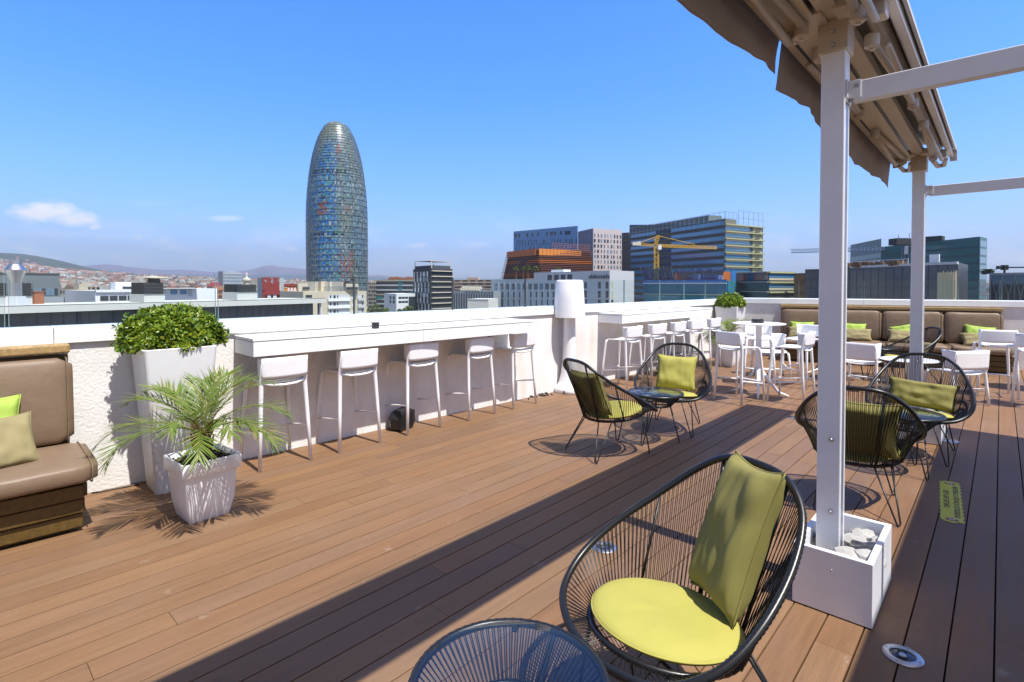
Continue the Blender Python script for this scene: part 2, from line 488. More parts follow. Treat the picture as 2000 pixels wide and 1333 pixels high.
gj = [gj[0] - 3.4, gj[0] - 1.7] + gj + [SC_ - .02]
jt = [wall_s(103), wall_s(1009), wall_s(1260)]
parapet('long white rough stucco parapet with smooth coping and glass balustrade behind the two bar counters', pi / 2 - THW, A0, -16, SC_ + .3, ZC, ZC - .005, 1, jt, gj, (3, 4, 5, 6))
tb = [back_t(1560), back_t(1688), back_t(1790), back_t(1875), back_t(1960)]
w_ = 1.9
gb = [-.05] + tb + [tb[-1] + 1.6, tb[-1] + 3.3, 10.9]
parapet('white parapet with glass balustrade behind the long upholstered bench', BA, C0, -.1, 11, ZC + .02, ZC + .02, 1, [2.6, 5.4, 8.1], gb, ())

# ================================================================== bar counters
def counter(label, s0, s1, d=.47):
    t = thing('bar_counter', label, 'bar counter', WP(s0, 0, 0), -THW, 'wall mounted bar counters')
    L = s1 - s0                                  # local X towards the terrace, local Y along the wall
    nseg = max(2, round(L / 1.45))
    m = MB()
    for k in range(nseg): m.bx(.001, d - .004, .004 + (L - .008) * k / nseg + .0012, .004 + (L - .008) * (k + 1) / nseg - .0012, .992, 1.118)
    m.build('apron', M['counter'], t, bevel=.003)
    m = MB(); m.bx(-.001, d - .012, .01, L - .01, 1.118, 1.124); m.build('shadow_gap', M['rubber'], t)
    m = MB(); m.bx(.001, d, 0, L, 1.124, 1.150); m.build('countertop', M['counter'], t, bevel=.003)
    return t
cs0, cs1 = wall_s(456), wall_s(1042, .47)
counter('long white bar counter on the parapet, the one with a small dark ashtray on it', cs0, cs1)
ds0, ds1 = wall_s(1168), wall_s(1393, .47) - .05
counter('shorter white bar counter beyond the big floor lamp', ds0, ds1)

# ================================================================== bar stools (local +Y = facing)
def bar_stool(label, loc, rz, H=.97, SH=.755, w=.45, wt=.385, cat='bar stool', name='bar_stool', group=None, arm=.10):
    t = thing(name, label, cat, loc, rz, group)
    fy, ry = .23, -.235
    for sx in (-1, 1):
        m = MB(); m.tube([(sx * w / 2, ry, 0), (sx * (w + wt) / 4, ry + .022, SH * .5), (sx * wt / 2, ry + .045, SH - .02), (sx * wt / 2, ry + .02, (SH + H) / 2), (sx * (wt / 2 - .004), ry - .005, H - .01)],
                         [.0160, .0185, .0215, .018, .012], 10, flat=.9)
        m.build('leg', M['white'], t, smooth=True)
        m = MB(); m.tube([(sx * w / 2, fy, 0), (sx * (w / 2 - .014), fy - .018, SH * .5), (sx * (wt / 2 - .005), fy - .05, SH - .05), (sx * (wt / 2 - .012), fy - .065, SH - .012)],
                         [.0150, .0172, .020, .017], 10, flat=.9)
        m.build('leg', M['white'], t, smooth=True)
        zf = SH * .36
        m = MB(); k = zf / SH
        m.tube([(sx * (w / 2 - .012), fy - .014, zf - .015), (sx * (w / 2 - .010), ry + .018, zf + .05)], .0105, 8)
        m.build('side_rung', M['white'], t, smooth=True)
    m = MB(); m.tube([(-(w / 2 - .012), fy - .014, SH * .37), (-.1, fy - .004, SH * .365), (.1, fy - .004, SH * .365), (w / 2 - .012, fy - .014, SH * .37)], .0125, 8); m.build('footrest', M['white'], t, smooth=True)
    m = MB()
    def seat(u, v):
        x = (u - .5) * 2; y = (v - .5) * 2
        e = 1 - abs(x) ** 6 * .03 - abs(y) ** 6 * .03
        wx = wt / 2 * (1.0 if y < 0 else 1 - .03 * y)
        return (x * wx * e, -.015 + y * .19 * e, SH - .012 * (1 - x * x) * (1 - .5 * y * y) + .004 * x * x - .012 * max(0, y) ** 3)
    m.grid(seat, 12, 12); m.build('seat', M['white'], t, smooth=True, solid=.02)
    m = MB(); zb = SH + .045
    def back(u, v):
        a = (u - .5) * 2; z = zb + (H - zb) * v
        s = min(1.0, abs(a) / .78); sg = 1 if a >= 0 else -1
        x = sg * (wt / 2 + .004) * sin(s * pi / 2) ** .9 if s < 1 else sg * (wt / 2 + .004 + .004 * v)
        y = ry + .008 - .012 * cos(s * pi / 2) - .012 * v
        if abs(a) > .78: y += (abs(a) - .78) / .22 * arm * (1 - .35 * v * 0 - .25 * (1 - v))
        return (x, y, z - .02 * cos(min(1, abs(a)) * pi / 2) * (1 - v) * .8)
    m.grid(back, 32, 6); m.build('backrest', M['white'], t, smooth=True, solid=.011)
    m = MB(); m.tube([(-wt / 2 + .01, ry + .035, SH - .005), (-.1, ry + .012, SH - .028), (0, ry + .008, SH - .032), (.1, ry + .012, SH - .028), (wt / 2 - .01, ry + .035, SH - .005)], .012, 8)
    m.build('seat_rail', M['white'], t, smooth=True)
    return t
st_labels = ['white bar stool behind the palm fronds, nearest to the potted palm', 'white bar stool second from the potted palm along the long counter',
             'white bar stool with the black speaker box on the deck behind its legs', 'white bar stool fourth from the potted palm along the long counter',
             'white bar stool at the far end of the long counter, nearest the floor lamp']
feet = [((509, 922), (606, 899)), ((664, 886), (742, 865)), ((796, 852), (860, 834)), ((918, 823), (965, 808)), ((1002, 800), (1047, 788))]
GS = 'white bar stools along the counters'
def facing_rz(f): return atan2(-f[0], f[1])
stool0 = None; wallface = facing_rz((-WN.x, -WN.y))
for lab, (a, b) in zip(st_labels, feet):
    p = (G(*a) + G(*b)) / 2; d = G(*b) - G(*a); f = Vector((-d.y, d.x, 0)).normalized()
    f = (f + Vector((-WN.x, -WN.y, 0)) * 1.5).normalized()
    c = p + f * .235
    if stool0 is None: stool0 = bar_stool(lab, c, facing_rz(f), group=GS)
    else: dup(stool0, c, facing_rz(f), lab, GS)
ordn = ['first white bar stool of the far counter, next to the floor lamp', 'white bar stool at the far counter, second from the floor lamp',
        'white bar stool at the far counter, third from the floor lamp', 'white bar stool at the far counter, second to last before the corner planter',
        'white bar stool at the far counter, the last one, by the corner planter']
for lab, px in zip(ordn, (1229, 1278, 1318, 1353, 1388)):
    s = wall_s(px, .62); dup(stool0, WP(s, .50), wallface + random.uniform(-.08, .08), lab, GS)
# stools round the two high tables
GT = 'white bar stools around the high tables'
for loc, f, lab in [((3.15, 7.36), (.88, .47), 'white bar stool on the near left of the high round table'),
                    ((3.86, 7.34), (-.60, .62), 'white bar stool at the high round table, its back towards the awning post'),
                    ((4.00, 8.62), (-.35, -.9), 'white bar stool behind the high round table, facing the camera'),
                    ((4.62, 8.45), (-.85, -.45), 'white bar stool beyond the high round table, half hidden by the awning post'),
                    ((7.03, 7.75), (.5, .86), 'white bar stool at the right table, the one nearer the long bench'),
                    ((6.98, 6.98), (.90, .45), 'white bar stool cut off by the right picture edge')]:
    dup(stool0, Vector((loc[0], loc[1], 0)), facing_rz(f), lab, GT)
# low armchairs
low0 = bar_stool('white low chair left of the low white table, its back to the near awning post', Vector((5.38, 8.15, 0)), facing_rz((.8, .6)), H=.74, SH=.45, w=.54, wt=.50, cat='chair', name='low_chair', group='white low chairs', arm=.2)
dup(low0, Vector((6.05, 7.25, 0)), facing_rz((-.15, 1)), 'white low chair behind the black cord chair with the long khaki pillow', 'white low chairs')
l2 = dup(low0, Vector((4.55, 9.35, 0)), facing_rz((-.2, -.95)), 'white low chair in front of the left end of the long bench', 'white low chairs')

# ================================================================== tables
def high_table(label, loc, rz, R=.36, H=1.05, cat='table', name='high_table'):
    t = thing(name, label, cat, loc, rz, 'white round tables')
    m = MB(); m.lathe([(R - .012, H - .016), (R, H - .010), (R, H - .004), (R - .004, H)], 48); m.build('tabletop', M['white'], t, auto=40)
    m = MB(); m.ringbox([(.034, .12), (.031, H * .5), (.031, H - .02)], rc=.01, nc=3); m.ringbox([(.09, H - .02), (.09, H - .0165)], rc=.02, nc=3); m.build('column', M['white'], t, auto=40)
    for k in range(4):
        a = pi / 2 * k + pi / 4
        d = Vector((cos(a), sin(a), 0)); p = []
        m = MB(); m.tube([d * .02 + Vector((0, 0, H * .40)), d * .07 + Vector((0, 0, H * .30)), d * (R * .72) + Vector((0, 0, .06)), d * (R * 1.12) + Vector((0, 0, .008))], [.02, .03, .024, .010], 8, flat=.5)
        m.build('leg', M['white'], t, smooth=True)
    return t
high_table('white high round table with a black ashtray, between four bar stools', Vector((3.62, 7.80, 0)), .35)
high_table('white high round table mostly outside the frame, behind the stools on the far right', Vector((8.25, 8.0, 0)), .2, R=.36)
t = high_table('low white round table with an ashtray behind the black cord chairs', Vector((5.92, 7.92, 0)), .3, R=.36, H=.50, name='low_table')

# ================================================================== cord chairs and tables
def cord_chair(label, loc, rz):
    t = thing('cord_chair', label, 'chair', loc, rz, 'black cord lounge chairs')
    half = [(0, -.41, .91), (.15, -.395, .893), (.265, -.33, .815), (.345, -.18, .70), (.395, .02, .585), (.385, .19, .49), (.295, .33, .425), (.15, .40, .40)]
    ctrl = half + [(0, .415, .393)] + [(-x, y, z) for x, y, z in reversed(half[1:])]
    rim = cat_rom(ctrl, 22, True); n = len(rim)
    m = MB(); m.tube(rim, [.0135 + (.0020 if i % 2 else 0) for i in range(n)], 8, closed=True); m.build('rim', M['black'], t, smooth=True)
    rc = Vector((0, .06, 0)); ra, rb = .275, .285
    def ring(a): # a: compass angle from -Y
        return Vector((ra * sin(a), rc.y - rb * cos(a), .372 - .03 * cos(a)))
    ringp = [ring(2 * pi * i / 96) for i in range(96)]
    m = MB(); m.tube(ringp, [.0115 + (.0016 if i % 2 else 0) for i in range(96)], 8, closed=True); m.build('seat_ring', M['black'], t, smooth=True)
    # arc-length samples of the rim
    L = [0]
    for i in range(n): L.append(L[-1] + (rim[(i + 1) % n] - rim[i]).length)
    def at(s):
        s = (s % 1) * L[-1]
        lo, hi = 0, n
        while hi - lo > 1:
            md = (lo + hi) // 2
            if L[md] <= s: lo = md
            else: hi = md
        k = (s - L[lo]) / (L[lo + 1] - L[lo]); return rim[lo].lerp(rim[(lo + 1) % n], k)
    m = MB(); NC = 118
    for i in range(NC):
        s = i / NC; p = at(s); a = 2 * pi * s
        q = ring(a); a2 = 2 * pi * ((i + .75) / NC); q2 = ring(a2)
        o = (q - Vector((0, rc.y, q.z))).normalized() * .011
        mid = (p + q) / 2
        m.tube([p, q + o], .0021, 4, cap=False)
        m.tube([at((i + .35) / NC), q2 - o * .9 + Vector((0, 0, -.006))], .0021, 4, cap=False)
    m.build('cords', M['black'], t, smooth=True)
    # bottom lattice of the seat
    m = MB()
    for i in range(12):
        a = 2 * pi * i / 24; m.tube([ring(a), ring(a + pi)], .0022, 4, cap=False)
    m.build('seat_cords', M['black'], t, smooth=True)
    for sx in (-1, 1):       # rods that carry the back
        m = MB(); a = at(.5 + sx * .5 - sx * .06)
        m.tube([at((sx * .055) % 1), ring(sx * .42) + Vector((0, -.008, -.008))], .0075, 8); m.build('back_rod', M['blackmetal'], t, smooth=True)
        m = MB(); m.tube([at((sx * .17) % 1), ring(sx * 1.25) + Vector((sx * .008, 0, -.008))], .006, 8); m.build('side_rod', M['blackmetal'], t, smooth=True)
        for (fx, fyy, ang) in ((.235, .30, 2.45), (.24, -.33, .62)):
            foot = Vector((sx * fx, fyy, .006)); a1 = ring(sx * (ang - .22)) + Vector((0, 0, -.012)); a2 = ring(sx * (ang + .22)) + Vector((0, 0, -.012))
            dv = (a2 - a1).normalized() * .013
            m = MB(); m.tube([a1, foot - dv + Vector((0, 0, .018)), foot - dv * .5 + Vector((0, 0, .003)), foot + dv * .5 + Vector((0, 0, .003)), foot + dv + Vector((0, 0, .018)), a2], .0058, 8)
            m.build('leg', M['blackmetal'], t, smooth=True)
    m = MB(); m.tube([Vector((-.26, -.02, .358)), Vector((0, -.03, .352)), Vector((.26, -.02, .358))], .006, 8); m.tube([Vector((-.22, .2, .372)), Vector((.22, .2, .372))], .006, 8)
    m.build('cross_bar', M['blackmetal'], t, smooth=True)
    return t

def seat_pad(label, loc, rz, R=.262):
    m = MB()
    def f(u, v):
        a = 2 * pi * u
        prof = [(0, .030), (.45, .032), (.75, .029), (.90, .021), (.97, .011), (1.0, 0), (.97, -.009), (.9, -.014), (0, -.016)]
        k = v * (len(prof) - 1); i = min(int(k), len(prof) - 2); w = k - i
        rr = prof[i][0] * (1 - w) + prof[i + 1][0] * w; z = prof[i][1] * (1 - w) + prof[i + 1][1] * w
        x = R * rr * sin(a); y = R * 1.03 * rr * cos(a)
        return (x, y, z + (.004 * noise.noise(Vector((x * 9, y * 9, loc[0]))) + .0025 * noise.noise(Vector((x * 24, y * 7, loc[1])))) * (1 if z > 0 else 0) - .0 + .035 * y / R * .9)
    m.grid(f, 56, 16, cu=True)
    o = m.build('seat_pad', M['lime'], smooth=True, sub=1)
    for zz_ in (.003,):
        m = MB(); m.tube([((R - .0035) * sin(2 * pi * i / 72), (R - .0035) * 1.03 * cos(2 * pi * i / 72), zz_ + .0315 * cos(2 * pi * i / 72)) for i in range(72)], .0035, 6, closed=True); m.build('piping', M['lime'], o, smooth=True)
    o.location = loc; o.rotation_euler = (0, 0, rz)
    return tag(o, label, 'cushion', 'lime seat pads')

def pillow(label, mat_, w, h, t, loc, rot, group, seed=0, crease=1.0):
    m = MB()
    n = 28
    def side(sg):
        def f(u, v):
            x = (u - .5) * 2; y = (v - .5) * 2
            e = max(0, (1 - x ** 4)) * max(0, (1 - y ** 4))
            th = t / 2 * e ** .42
            px_ = w / 2 * x * (1 - .10 * (1 - y * y) * abs(x) ** 3); py_ = h / 2 * y * (1 - .10 * (1 - x * x) * abs(y) ** 3)
            wr = noise.noise(Vector((x * 2.2 + seed, y * 2.2, seed * 1.7))) * .013 * crease + noise.noise(Vector((x * 6 + seed, y * 1.8, 3.3 + seed))) * .006 * crease
            # pull creases from the corners
            cr = sin((x * 3 + abs(y) * 5 + seed)) * .004 * crease * abs(x) * (1 - abs(x))
            return (px_, py_, sg * (th + (wr + cr) * min(1, e * 3)))
        return f
    m.grid(side(1), n, n); b = len(m.f)
    m.grid(side(-1), n, n)
    for k in range(b, len(m.f)): m.f[k] = m.f[k][::-1]
    # piping seam
    o = m.build('pillow', mat_, smooth=True)
    bm_ = MB(); pts = []
    f1 = side(1)
    for k in range(n): pts.append(f1(k / n, 0))
    for k in range(n): pts.append(f1(1, k / n))
    for k in range(n): pts.append(f1(1 - k / n, 1))
    for k in range(n): pts.append(f1(0, 1 - k / n))
    bm_.tube(pts, .0042, 6, closed=True); bm_.build('seam', mat_, o, smooth=True)
    o.location = loc; o.rotation_euler = rot
    return tag(o, label, 'pillow', group)

def place_on(frame_loc, rz, local, tilt, spin=0.0, yaw=0.0):
    """pillow leaning on a back: local point, tilt from upright; returns loc, euler"""
    R = Matrix.Rotation(rz + yaw, 4, 'Z')
    Mx = Matrix.Translation(Vector(frame_loc)) @ Matrix.Rotation(rz, 4, 'Z') @ Matrix.Translation(Vector(local)) @ Matrix.Rotation(yaw, 4, 'Z') @ Matrix.Rotation(pi / 2 - tilt, 4, 'X') @ Matrix.Rotation(spin, 4, 'Z')
    return Mx.to_translation(), Mx.to_euler()

CH = {  # centre, facing
    'near': ((.61, 1.93), (-.91, -.41)),
    'L': ((.93, 5.10), (.88, .47)),
    'C': ((1.80, 5.92), (-.42, -.90)),
    'R1': ((2.54, 3.90), (.55, .83)),
    'R2': ((3.86, 5.03), (-.68, -.73)),
    'F': ((6.52, 8.75), (-.97, .1)),
    'G': ((5.55, 9.05), (.95, .25)),
}
lab = {'near': 'black cord chair closest to the camera, olive pillow against its back', 'L': 'black cord chair seen from its side, facing right, nearest the first bar counter',
       'C': 'black cord chair holding a square lime pillow, facing the camera', 'R1': 'black cord chair behind the near awning post, its back to the camera',
       'R2': 'black cord chair with a long khaki pillow, facing the camera beside the floor sticker', 'F': 'far black cord chair in front of the bench, right of the second awning post',
       'G': 'far black cord chair mostly hidden behind the near awning post'}
chair0 = None
def cloc(k): return Vector((*CH[k][0], 0))
def crz(k): return facing_rz(CH[k][1])
for k in CH:
    if chair0 is None: chair0 = cord_chair(lab[k], cloc(k), crz(k)); chair0.scale = (.965, .965, .985)
    else: dup(chair0, cloc(k), crz(k), lab[k]).scale = (1, 1, 1)
padl = {'near': 'large lime seat pad on the cord chair nearest the camera', 'L': 'lime seat pad seen through the cords of the side-on chair', 'C': 'lime seat pad under the square lime pillow',
        'R1': 'lime seat pad on the chair behind the near awning post', 'R2': 'lime seat pad in front of the long khaki pillow', 'F': 'lime seat pad on the far cord chair right of the second post',
        'G': 'lime seat pad on the far cord chair behind the near post'}
for k in CH:
    R = Matrix.Rotation(crz(k), 3, 'Z'); c = cloc(k) + R @ Vector((0, .06, .40))
    o = seat_pad(padl[k], c, crz(k))
PG = 'pillows on the cord chairs'
def chair_pillow(k, label, m_, w, h, t, local, tilt, spin, yaw, seed, crease=1.0):
    l, e = place_on(cloc(k), crz(k), local, -tilt, spin, yaw)
    return pillow(label, m_, w, h, t, l, e, PG, seed, crease)
chair_pillow('near', 'olive rectangular pillow standing on end in the chair nearest the camera', M['olive'], .31, .56, .14, (-.03, -.245, .665), .38, -.05, -.30, 1.3, 1.15)
chair_pillow('L', 'olive pillow leaning inside the side-on cord chair', M['olive'], .44, .42, .13, (0, -.215, .60), .36, .05, 0, 2.1)
chair_pillow('C', 'square lime pillow on the cord chair facing the camera', M['lime'], .44, .40, .13, (.0, -.215, .60), .34, .03, 0.05, 4.4)
chair_pillow('R1', 'olive pillow seen from behind through the cords by the near awning post', M['olive'], .40, .43, .13, (.05, -.215, .60), .36, 0.0, 0, 5.2)
chair_pillow('R2', 'long khaki pillow across the cord chair near the floor sticker', M['olive'], .56, .27, .13, (.0, -.205, .535), .40, .06, 0, 6.7, 1.5)
chair_pillow('F', 'khaki pillow on the far cord chair right of the second post', M['khaki'], .46, .28, .12, (.0, -.20, .55), .40, 0.0, 0, 7.7)

def cord_table(label, loc, rz):
    t = thing('cord_table', label, 'table', loc, rz, 'round black cord tables with glass tops')
    R, H, r2, h2 = .268, .50, .155, .385
    c = [(R * cos(2 * pi * i / 128), R * sin(2 * pi * i / 128), H) for i in range(128)]
    m = MB(); m.tube(c, [.0125 + (.0018 if i % 2 else 0) for i in range(128)], 8, closed=True); m.build('rim', M['black'], t, smooth=True)
    c = [(r2 * cos(2 * pi * i / 80), r2 * sin(2 * pi * i / 80), h2) for i in range(80)]
    m = MB(); m.tube(c, [.0105 + (.0016 if i % 2 else 0) for i in range(80)], 8, closed=True); m.build('lower_ring', M['black'], t, smooth=True)
    m = MB(); NC = 84
    for i in range(NC):
        a = 2 * pi * i / NC; b = 2 * pi * (i + .6) / NC
        m.tube([(R * cos(a), R * sin(a), H), (r2 * cos(a), r2 * sin(a), h2 + .006)], .0021, 4, cap=False)
        m.tube([(R * cos(b), R * sin(b), H - .006), (r2 * cos(b), r2 * sin(b), h2 - .008)], .0021, 4, cap=False)
    m.build('cords', M['black'], t, smooth=True)
    m = MB(); m.lathe([(R - .012, H + .004), (R - .006, H + .006), (R - .006, H + .012), (R - .008, H + .013)], 64); m.build('glass_top', M['tableglass'], t, auto=30)
    m = MB()
    for i in range(3):
        a = 2 * pi * i / 3 + .4
        m.tube([(0, 0, h2 - .004), (r2 * cos(a), r2 * sin(a), h2)], .006, 6)
        m.tube([(R * cos(a), R * sin(a), H - .004), (r2 * cos(a), r2 * sin(a), h2 - .004)], .0085, 6)
        m.box(((R - .03) * cos(a + .5), (R - .03) * sin(a + .5), H + .0), (.03, .014, .006), a + .5)
    m.build('strut', M['blackmetal'], t, smooth=False)
    for i in range(3):
        a = 2 * pi * i / 3 + .4
        m = MB(); f = Vector((.235 * cos(a), .235 * sin(a), .006)); a1 = Vector((r2 * cos(a - .3), r2 * sin(a - .3), h2 - .01)); a2 = Vector((r2 * cos(a + .3), r2 * sin(a + .3), h2 - .01)); dv = (a2 - a1).normalized() * .012
        m.tube([a1, f - dv + Vector((0, 0, .018)), f - dv * .5 + Vector((0, 0, .003)), f + dv * .5 + Vector((0, 0, .003)), f + dv + Vector((0, 0, .018)), a2], .0056, 8); m.build('leg', M['blackmetal'], t, smooth=True)
    return t
tab0 = cord_table('round glass-topped cord table at the bottom edge, closest to the camera', Vector((-.007, 1.45, 0)), .6)
dup(tab0, Vector((1.47, 5.44, 0)), 1.4, 'round glass-topped cord table between the side-on chair and the chair with the square lime pillow')
dup(tab0, Vector((3.38, 4.56, 0)), .2, 'round glass-topped cord table between the two cord chairs near the floor sticker')
dup(tab0, Vector((6.45, 9.35, 0)), .9, 'round cord table far off in front of the long bench')

# ================================================================== ashtrays, speakers, lamp
def ashtray(label, loc, r=.05, h=.045):
    t = thing('ashtray', label, 'ashtray', loc, 0, 'ashtrays')
    m = MB(); m.lathe([(r * .9, 0), (r, .004), (r, h), (r * .88, h), (r * .84, h * .35), (0.001, h * .3)], 24, capt=False); m.build('bowl', M['rubber'], t, auto=40)
    m = MB()
    for k in range(4):
        a = pi / 2 * k + .5; m.box((r * .95 * cos(a), r * .95 * sin(a), h + .004), (.016, .008, .008), a)
    m.build('rest', M['rubber'], t)
    return t
s = wall_s(733, .25); ashtray('dark grey round ashtray on the long bar counter', WP(s, .25, 1.150), .040, .062)
ashtray('black ashtray on the high round table between bar stools', Vector((3.62, 7.84, 1.05)), .085, .05)
ashtray('black ashtray on the low white table', Vector((5.92, 8.02, .50)), .07, .04)

def speaker(label, loc, rz):
    t = thing('speaker', label, 'speaker', loc, rz, 'black speaker boxes on the deck')
    m = MB(); w, h, d = .17, .145, .12   # half sizes: faceted box lying on its side
    prof = [(-.17, .03), (-.13, 0), (.10, 0), (.17, .09), (.155, .25), (.05, .29), (-.11, .27), (-.18, .17)]
    b = len(m.v)
    front = [(x * .92, -.09, z * .96 + .005) for x, z in prof]; back_ = [(x, .05, z) for x, z in prof]; bb = [(x * .7, .12, z * .7 + .04) for x, z in prof]
    nn = len(prof)
    m.add(front + back_ + bb, [tuple(range(nn))] + [(i + nn, (i + 1) % nn + nn, (i + 1) % nn, i) for i in range(nn)] + [(i + 2 * nn, (i + 1) % nn + 2 * nn, (i + 1) % nn + nn, i + nn) for i in range(nn)] + [tuple(reversed([i + 2 * nn for i in range(nn)]))])
    m.build('cabinet', M['rubber'], t, bevel=.006)
    m = MB(); 
    for i in range(9): m.bx(-.12 + i * .026, -.115 + i * .026, -.0955, -.0925, .04, .22)
    m.build('grille', M['blackmetal'], t)
    return t
s = wall_s(786, .16); sp_ = speaker('black faceted speaker box on the deck under the long bar counter', WP(s, .15, 0), pi / 2 - THW + .3); sp_.scale = (.86, .86, .82)
s = wall_s(1323, .15); speaker('black speaker box on the deck under the far bar counter', WP(s, .15, 0), pi / 2 - THW)

LP = G(1112, 765); LP = LP + WN * .0
t = thing('floor_lamp', 'giant white floor lamp with a tapered shade standing between the two bar counters', 'lamp', LP)
m = MB(); m.lathe([(.225, 0), (.232, .012), (.232, .05), (.222, .075), (.185, .10), (.155, .17), (.125, .30), (.105, .48), (.094, .70), (.09, .9), (.088, 1.16)], 48); m.build('stand', M['white'], t, auto=50)
m = MB(); m.lathe([(.232, 1.12), (.238, 1.125), (.236, 1.16), (.222, 1.40), (.203, 1.655), (.195, 1.675), (.18, 1.683), (.001, 1.685)], 64, capt=False, capb=True)
m.build('shade', M['lampshade'] if 'lampshade' in M else M['white'], t, auto=50)
m = MB(); m.box((-.10, -.212, .03), (.012, .03, .05), -.4); m.build('seam_notch', M['rubber'], t)
# small debris and cable at the foot of the wall
m = MB(); r = random.Random(3)
for k in range(26):
    p = LP + WD * r.uniform(-.85, -.3) + WN * r.uniform(-.22, -.02); m.box((p.x, p.y, .012), (r.uniform(.02, .06), r.uniform(.01, .03), r.uniform(.008, .022)), r.uniform(0, 3))
tag(m.build('debris', M['rubber']), 'small dark bits of debris at the foot of the wall beside the floor lamp', 'debris', kind='stuff')
m = MB(); p0 = G(168, 952); pts = [WP(wall_s(172), .03, .006), WP(wall_s(185), .05, .006), WP(wall_s(205), .05, .006), WP(wall_s(228), .06, .006), WP(wall_s(262), .07, .006)]
m.tube(cat_rom(pts, 8), .006, 6); tag(m.build('cable', M['rubber'], smooth=True), 'thin dark cable lying along the foot of the wall beside the tall planter', 'cable')
# hand-size recessed spotlights
def spot(label, p, r0=.075):
    t = thing('deck_spotlight', label, 'spotlight', p, random.uniform(0, 6), 'round steel spotlights set in the deck')
    m = MB(); m.lathe([(r0, .0), (r0, .004), (r0 - .006, .008), (r0 * .66, .010), (r0 * .63, .004)], 40, capt=False, capb=False); m.build('bezel', M['steel'], t, auto=40)
    m = MB(); m.lathe([(r0 * .63, .003), (r0 * .40, .0055), (.001, .006)], 32, capt=False, capb=False); m.build('lens', M['darkglass'], t, auto=40)
    m = MB()
    for k in range(4): m.lathe([(.004, .009), (.004, .0115)], 8, c=(r0 * .82 * cos(k * pi / 2), r0 * .82 * sin(k * pi / 2), 0))
    m.lathe([(r0 * .2, .006), (r0 * .18, .008), (.001, .008)], 16, capt=False); m.build('screws', M['steel'], t)
spot('round steel spotlight in the deck at the bottom edge right of the post box', G(1763, 1282))
spot('round steel spotlight in the deck seen through the nearest cord chair', G(1180, 1070))
spot('round steel spotlight in the deck at the tip of the awning shadow', G(1557, 818))
spot('round steel spotlight in the deck beside the second post box', G(1855, 862))
spot('round steel spotlight in the deck under the low white table', G(1673, 738))

# ================================================================== benches
def sofa(label, loc, rz, L, cushions, end_lo=True):
    """local X along the wall, local Y towards the terrace (front)"""
    t = thing('built_in_bench', label, 'bench', loc, rz)
    m = MB()
    for k in range(3):
        z0 = .03 + k * .098; m.bx(0, L, .74 + k * .02, .775 + k * .02, z0, z0 + .088); m.bx(L - .035 + k * .012, L + k * .012, .06, .738 + k * .02, z0, z0 + .088); m.bx(-k * .012, .035 - k * .012, .06, .738 + k * .02, z0, z0 + .088)
    m.bx(.05, L - .05, .05, .72, .0, .315, )
    m.build('base', M['wood'], t, bevel=.006)
    m = MB(); m.bx(-.01, L + .01, .02, .125, 1.105, 1.17); m.build('top_rail', M['railwood'], t, bevel=.012)
    m = MB()
    for k in range(5): m.bx(0, L, .03, .065, .36 + k * .148, .36 + k * .148 + .137)
    m.build('back_boards', M['wood'], t, bevel=.006)
    for i, (a, b) in enumerate(cushions):
        rr = random.Random(i + int(L * 10))
        def cushion(x0, x1, y0, y1, z0, z1, lean, name, puff):
            m = MB(); nx = max(10, int((x1 - x0) / .08)); 
            def surf(u, v):
                # rounded box section swept along x ; v round the section
                x = x0 + (x1 - x0) * u
                a_ = 2 * pi * v; e = .34
                cy_, cz_ = (y0 + y1) / 2, (z0 + z1) / 2; hy, hz = (y1 - y0) / 2, (z1 - z0) / 2
                endk = min(u, 1 - u) * (x1 - x0); rnd = .035
                sc = 1 if endk > rnd else (1 - (1 - endk / rnd) ** 2 * .16)
                ca, sa = cos(a_), sin(a_)
                yy = hy * math.copysign(abs(ca) ** e, ca); zz = hz * math.copysign(abs(sa) ** e, sa)
                yy += (1 if yy > 0 else -1) * puff * (1 - (zz / hz) ** 2) * sin(pi * u) ** .5
                wob = noise.noise(Vector((x * 3.1 + i, yy * 4, zz * 2.5))) * .010 + .004 * sin(x * 55 + noise.noise(Vector((x * 6, 1, i))) * 5) * max(0, zz / hz) ** 2 * (noise.noise(Vector((x * 2, i, 4))) + .5)
                return (x, cy_ + yy * sc + lean * (zz / hz) * -.5 + wob, cz_ + zz * sc + wob * .5)
            m.grid(surf, nx, 40, cv=True)
            b0 = 0; m.face([k for k in range(40)]); m.face([nx * 40 + k for k in reversed(range(40))])
            cu = m.build(name, M['taupe'], t, smooth=True)
            for u_ in (.022 / (x1 - x0) * 1.6, 1 - .022 / (x1 - x0) * 1.6):
                m = MB(); m.tube([surf(u_, k / 40) for k in range(40)], .0042, 5, closed=True)
                m.build('piping', M['taupe'], cu, smooth=True)
            return cu
        cushion(a + .004, b - .004, .075, .225, .47, 1.075, .05, 'back_cushion', .02)
        cushion(a + .004 - (.055 if a < -.01 else 0), b - .004, .17, .90, .33, .468, 0, 'seat_cushion', .012)
    return t
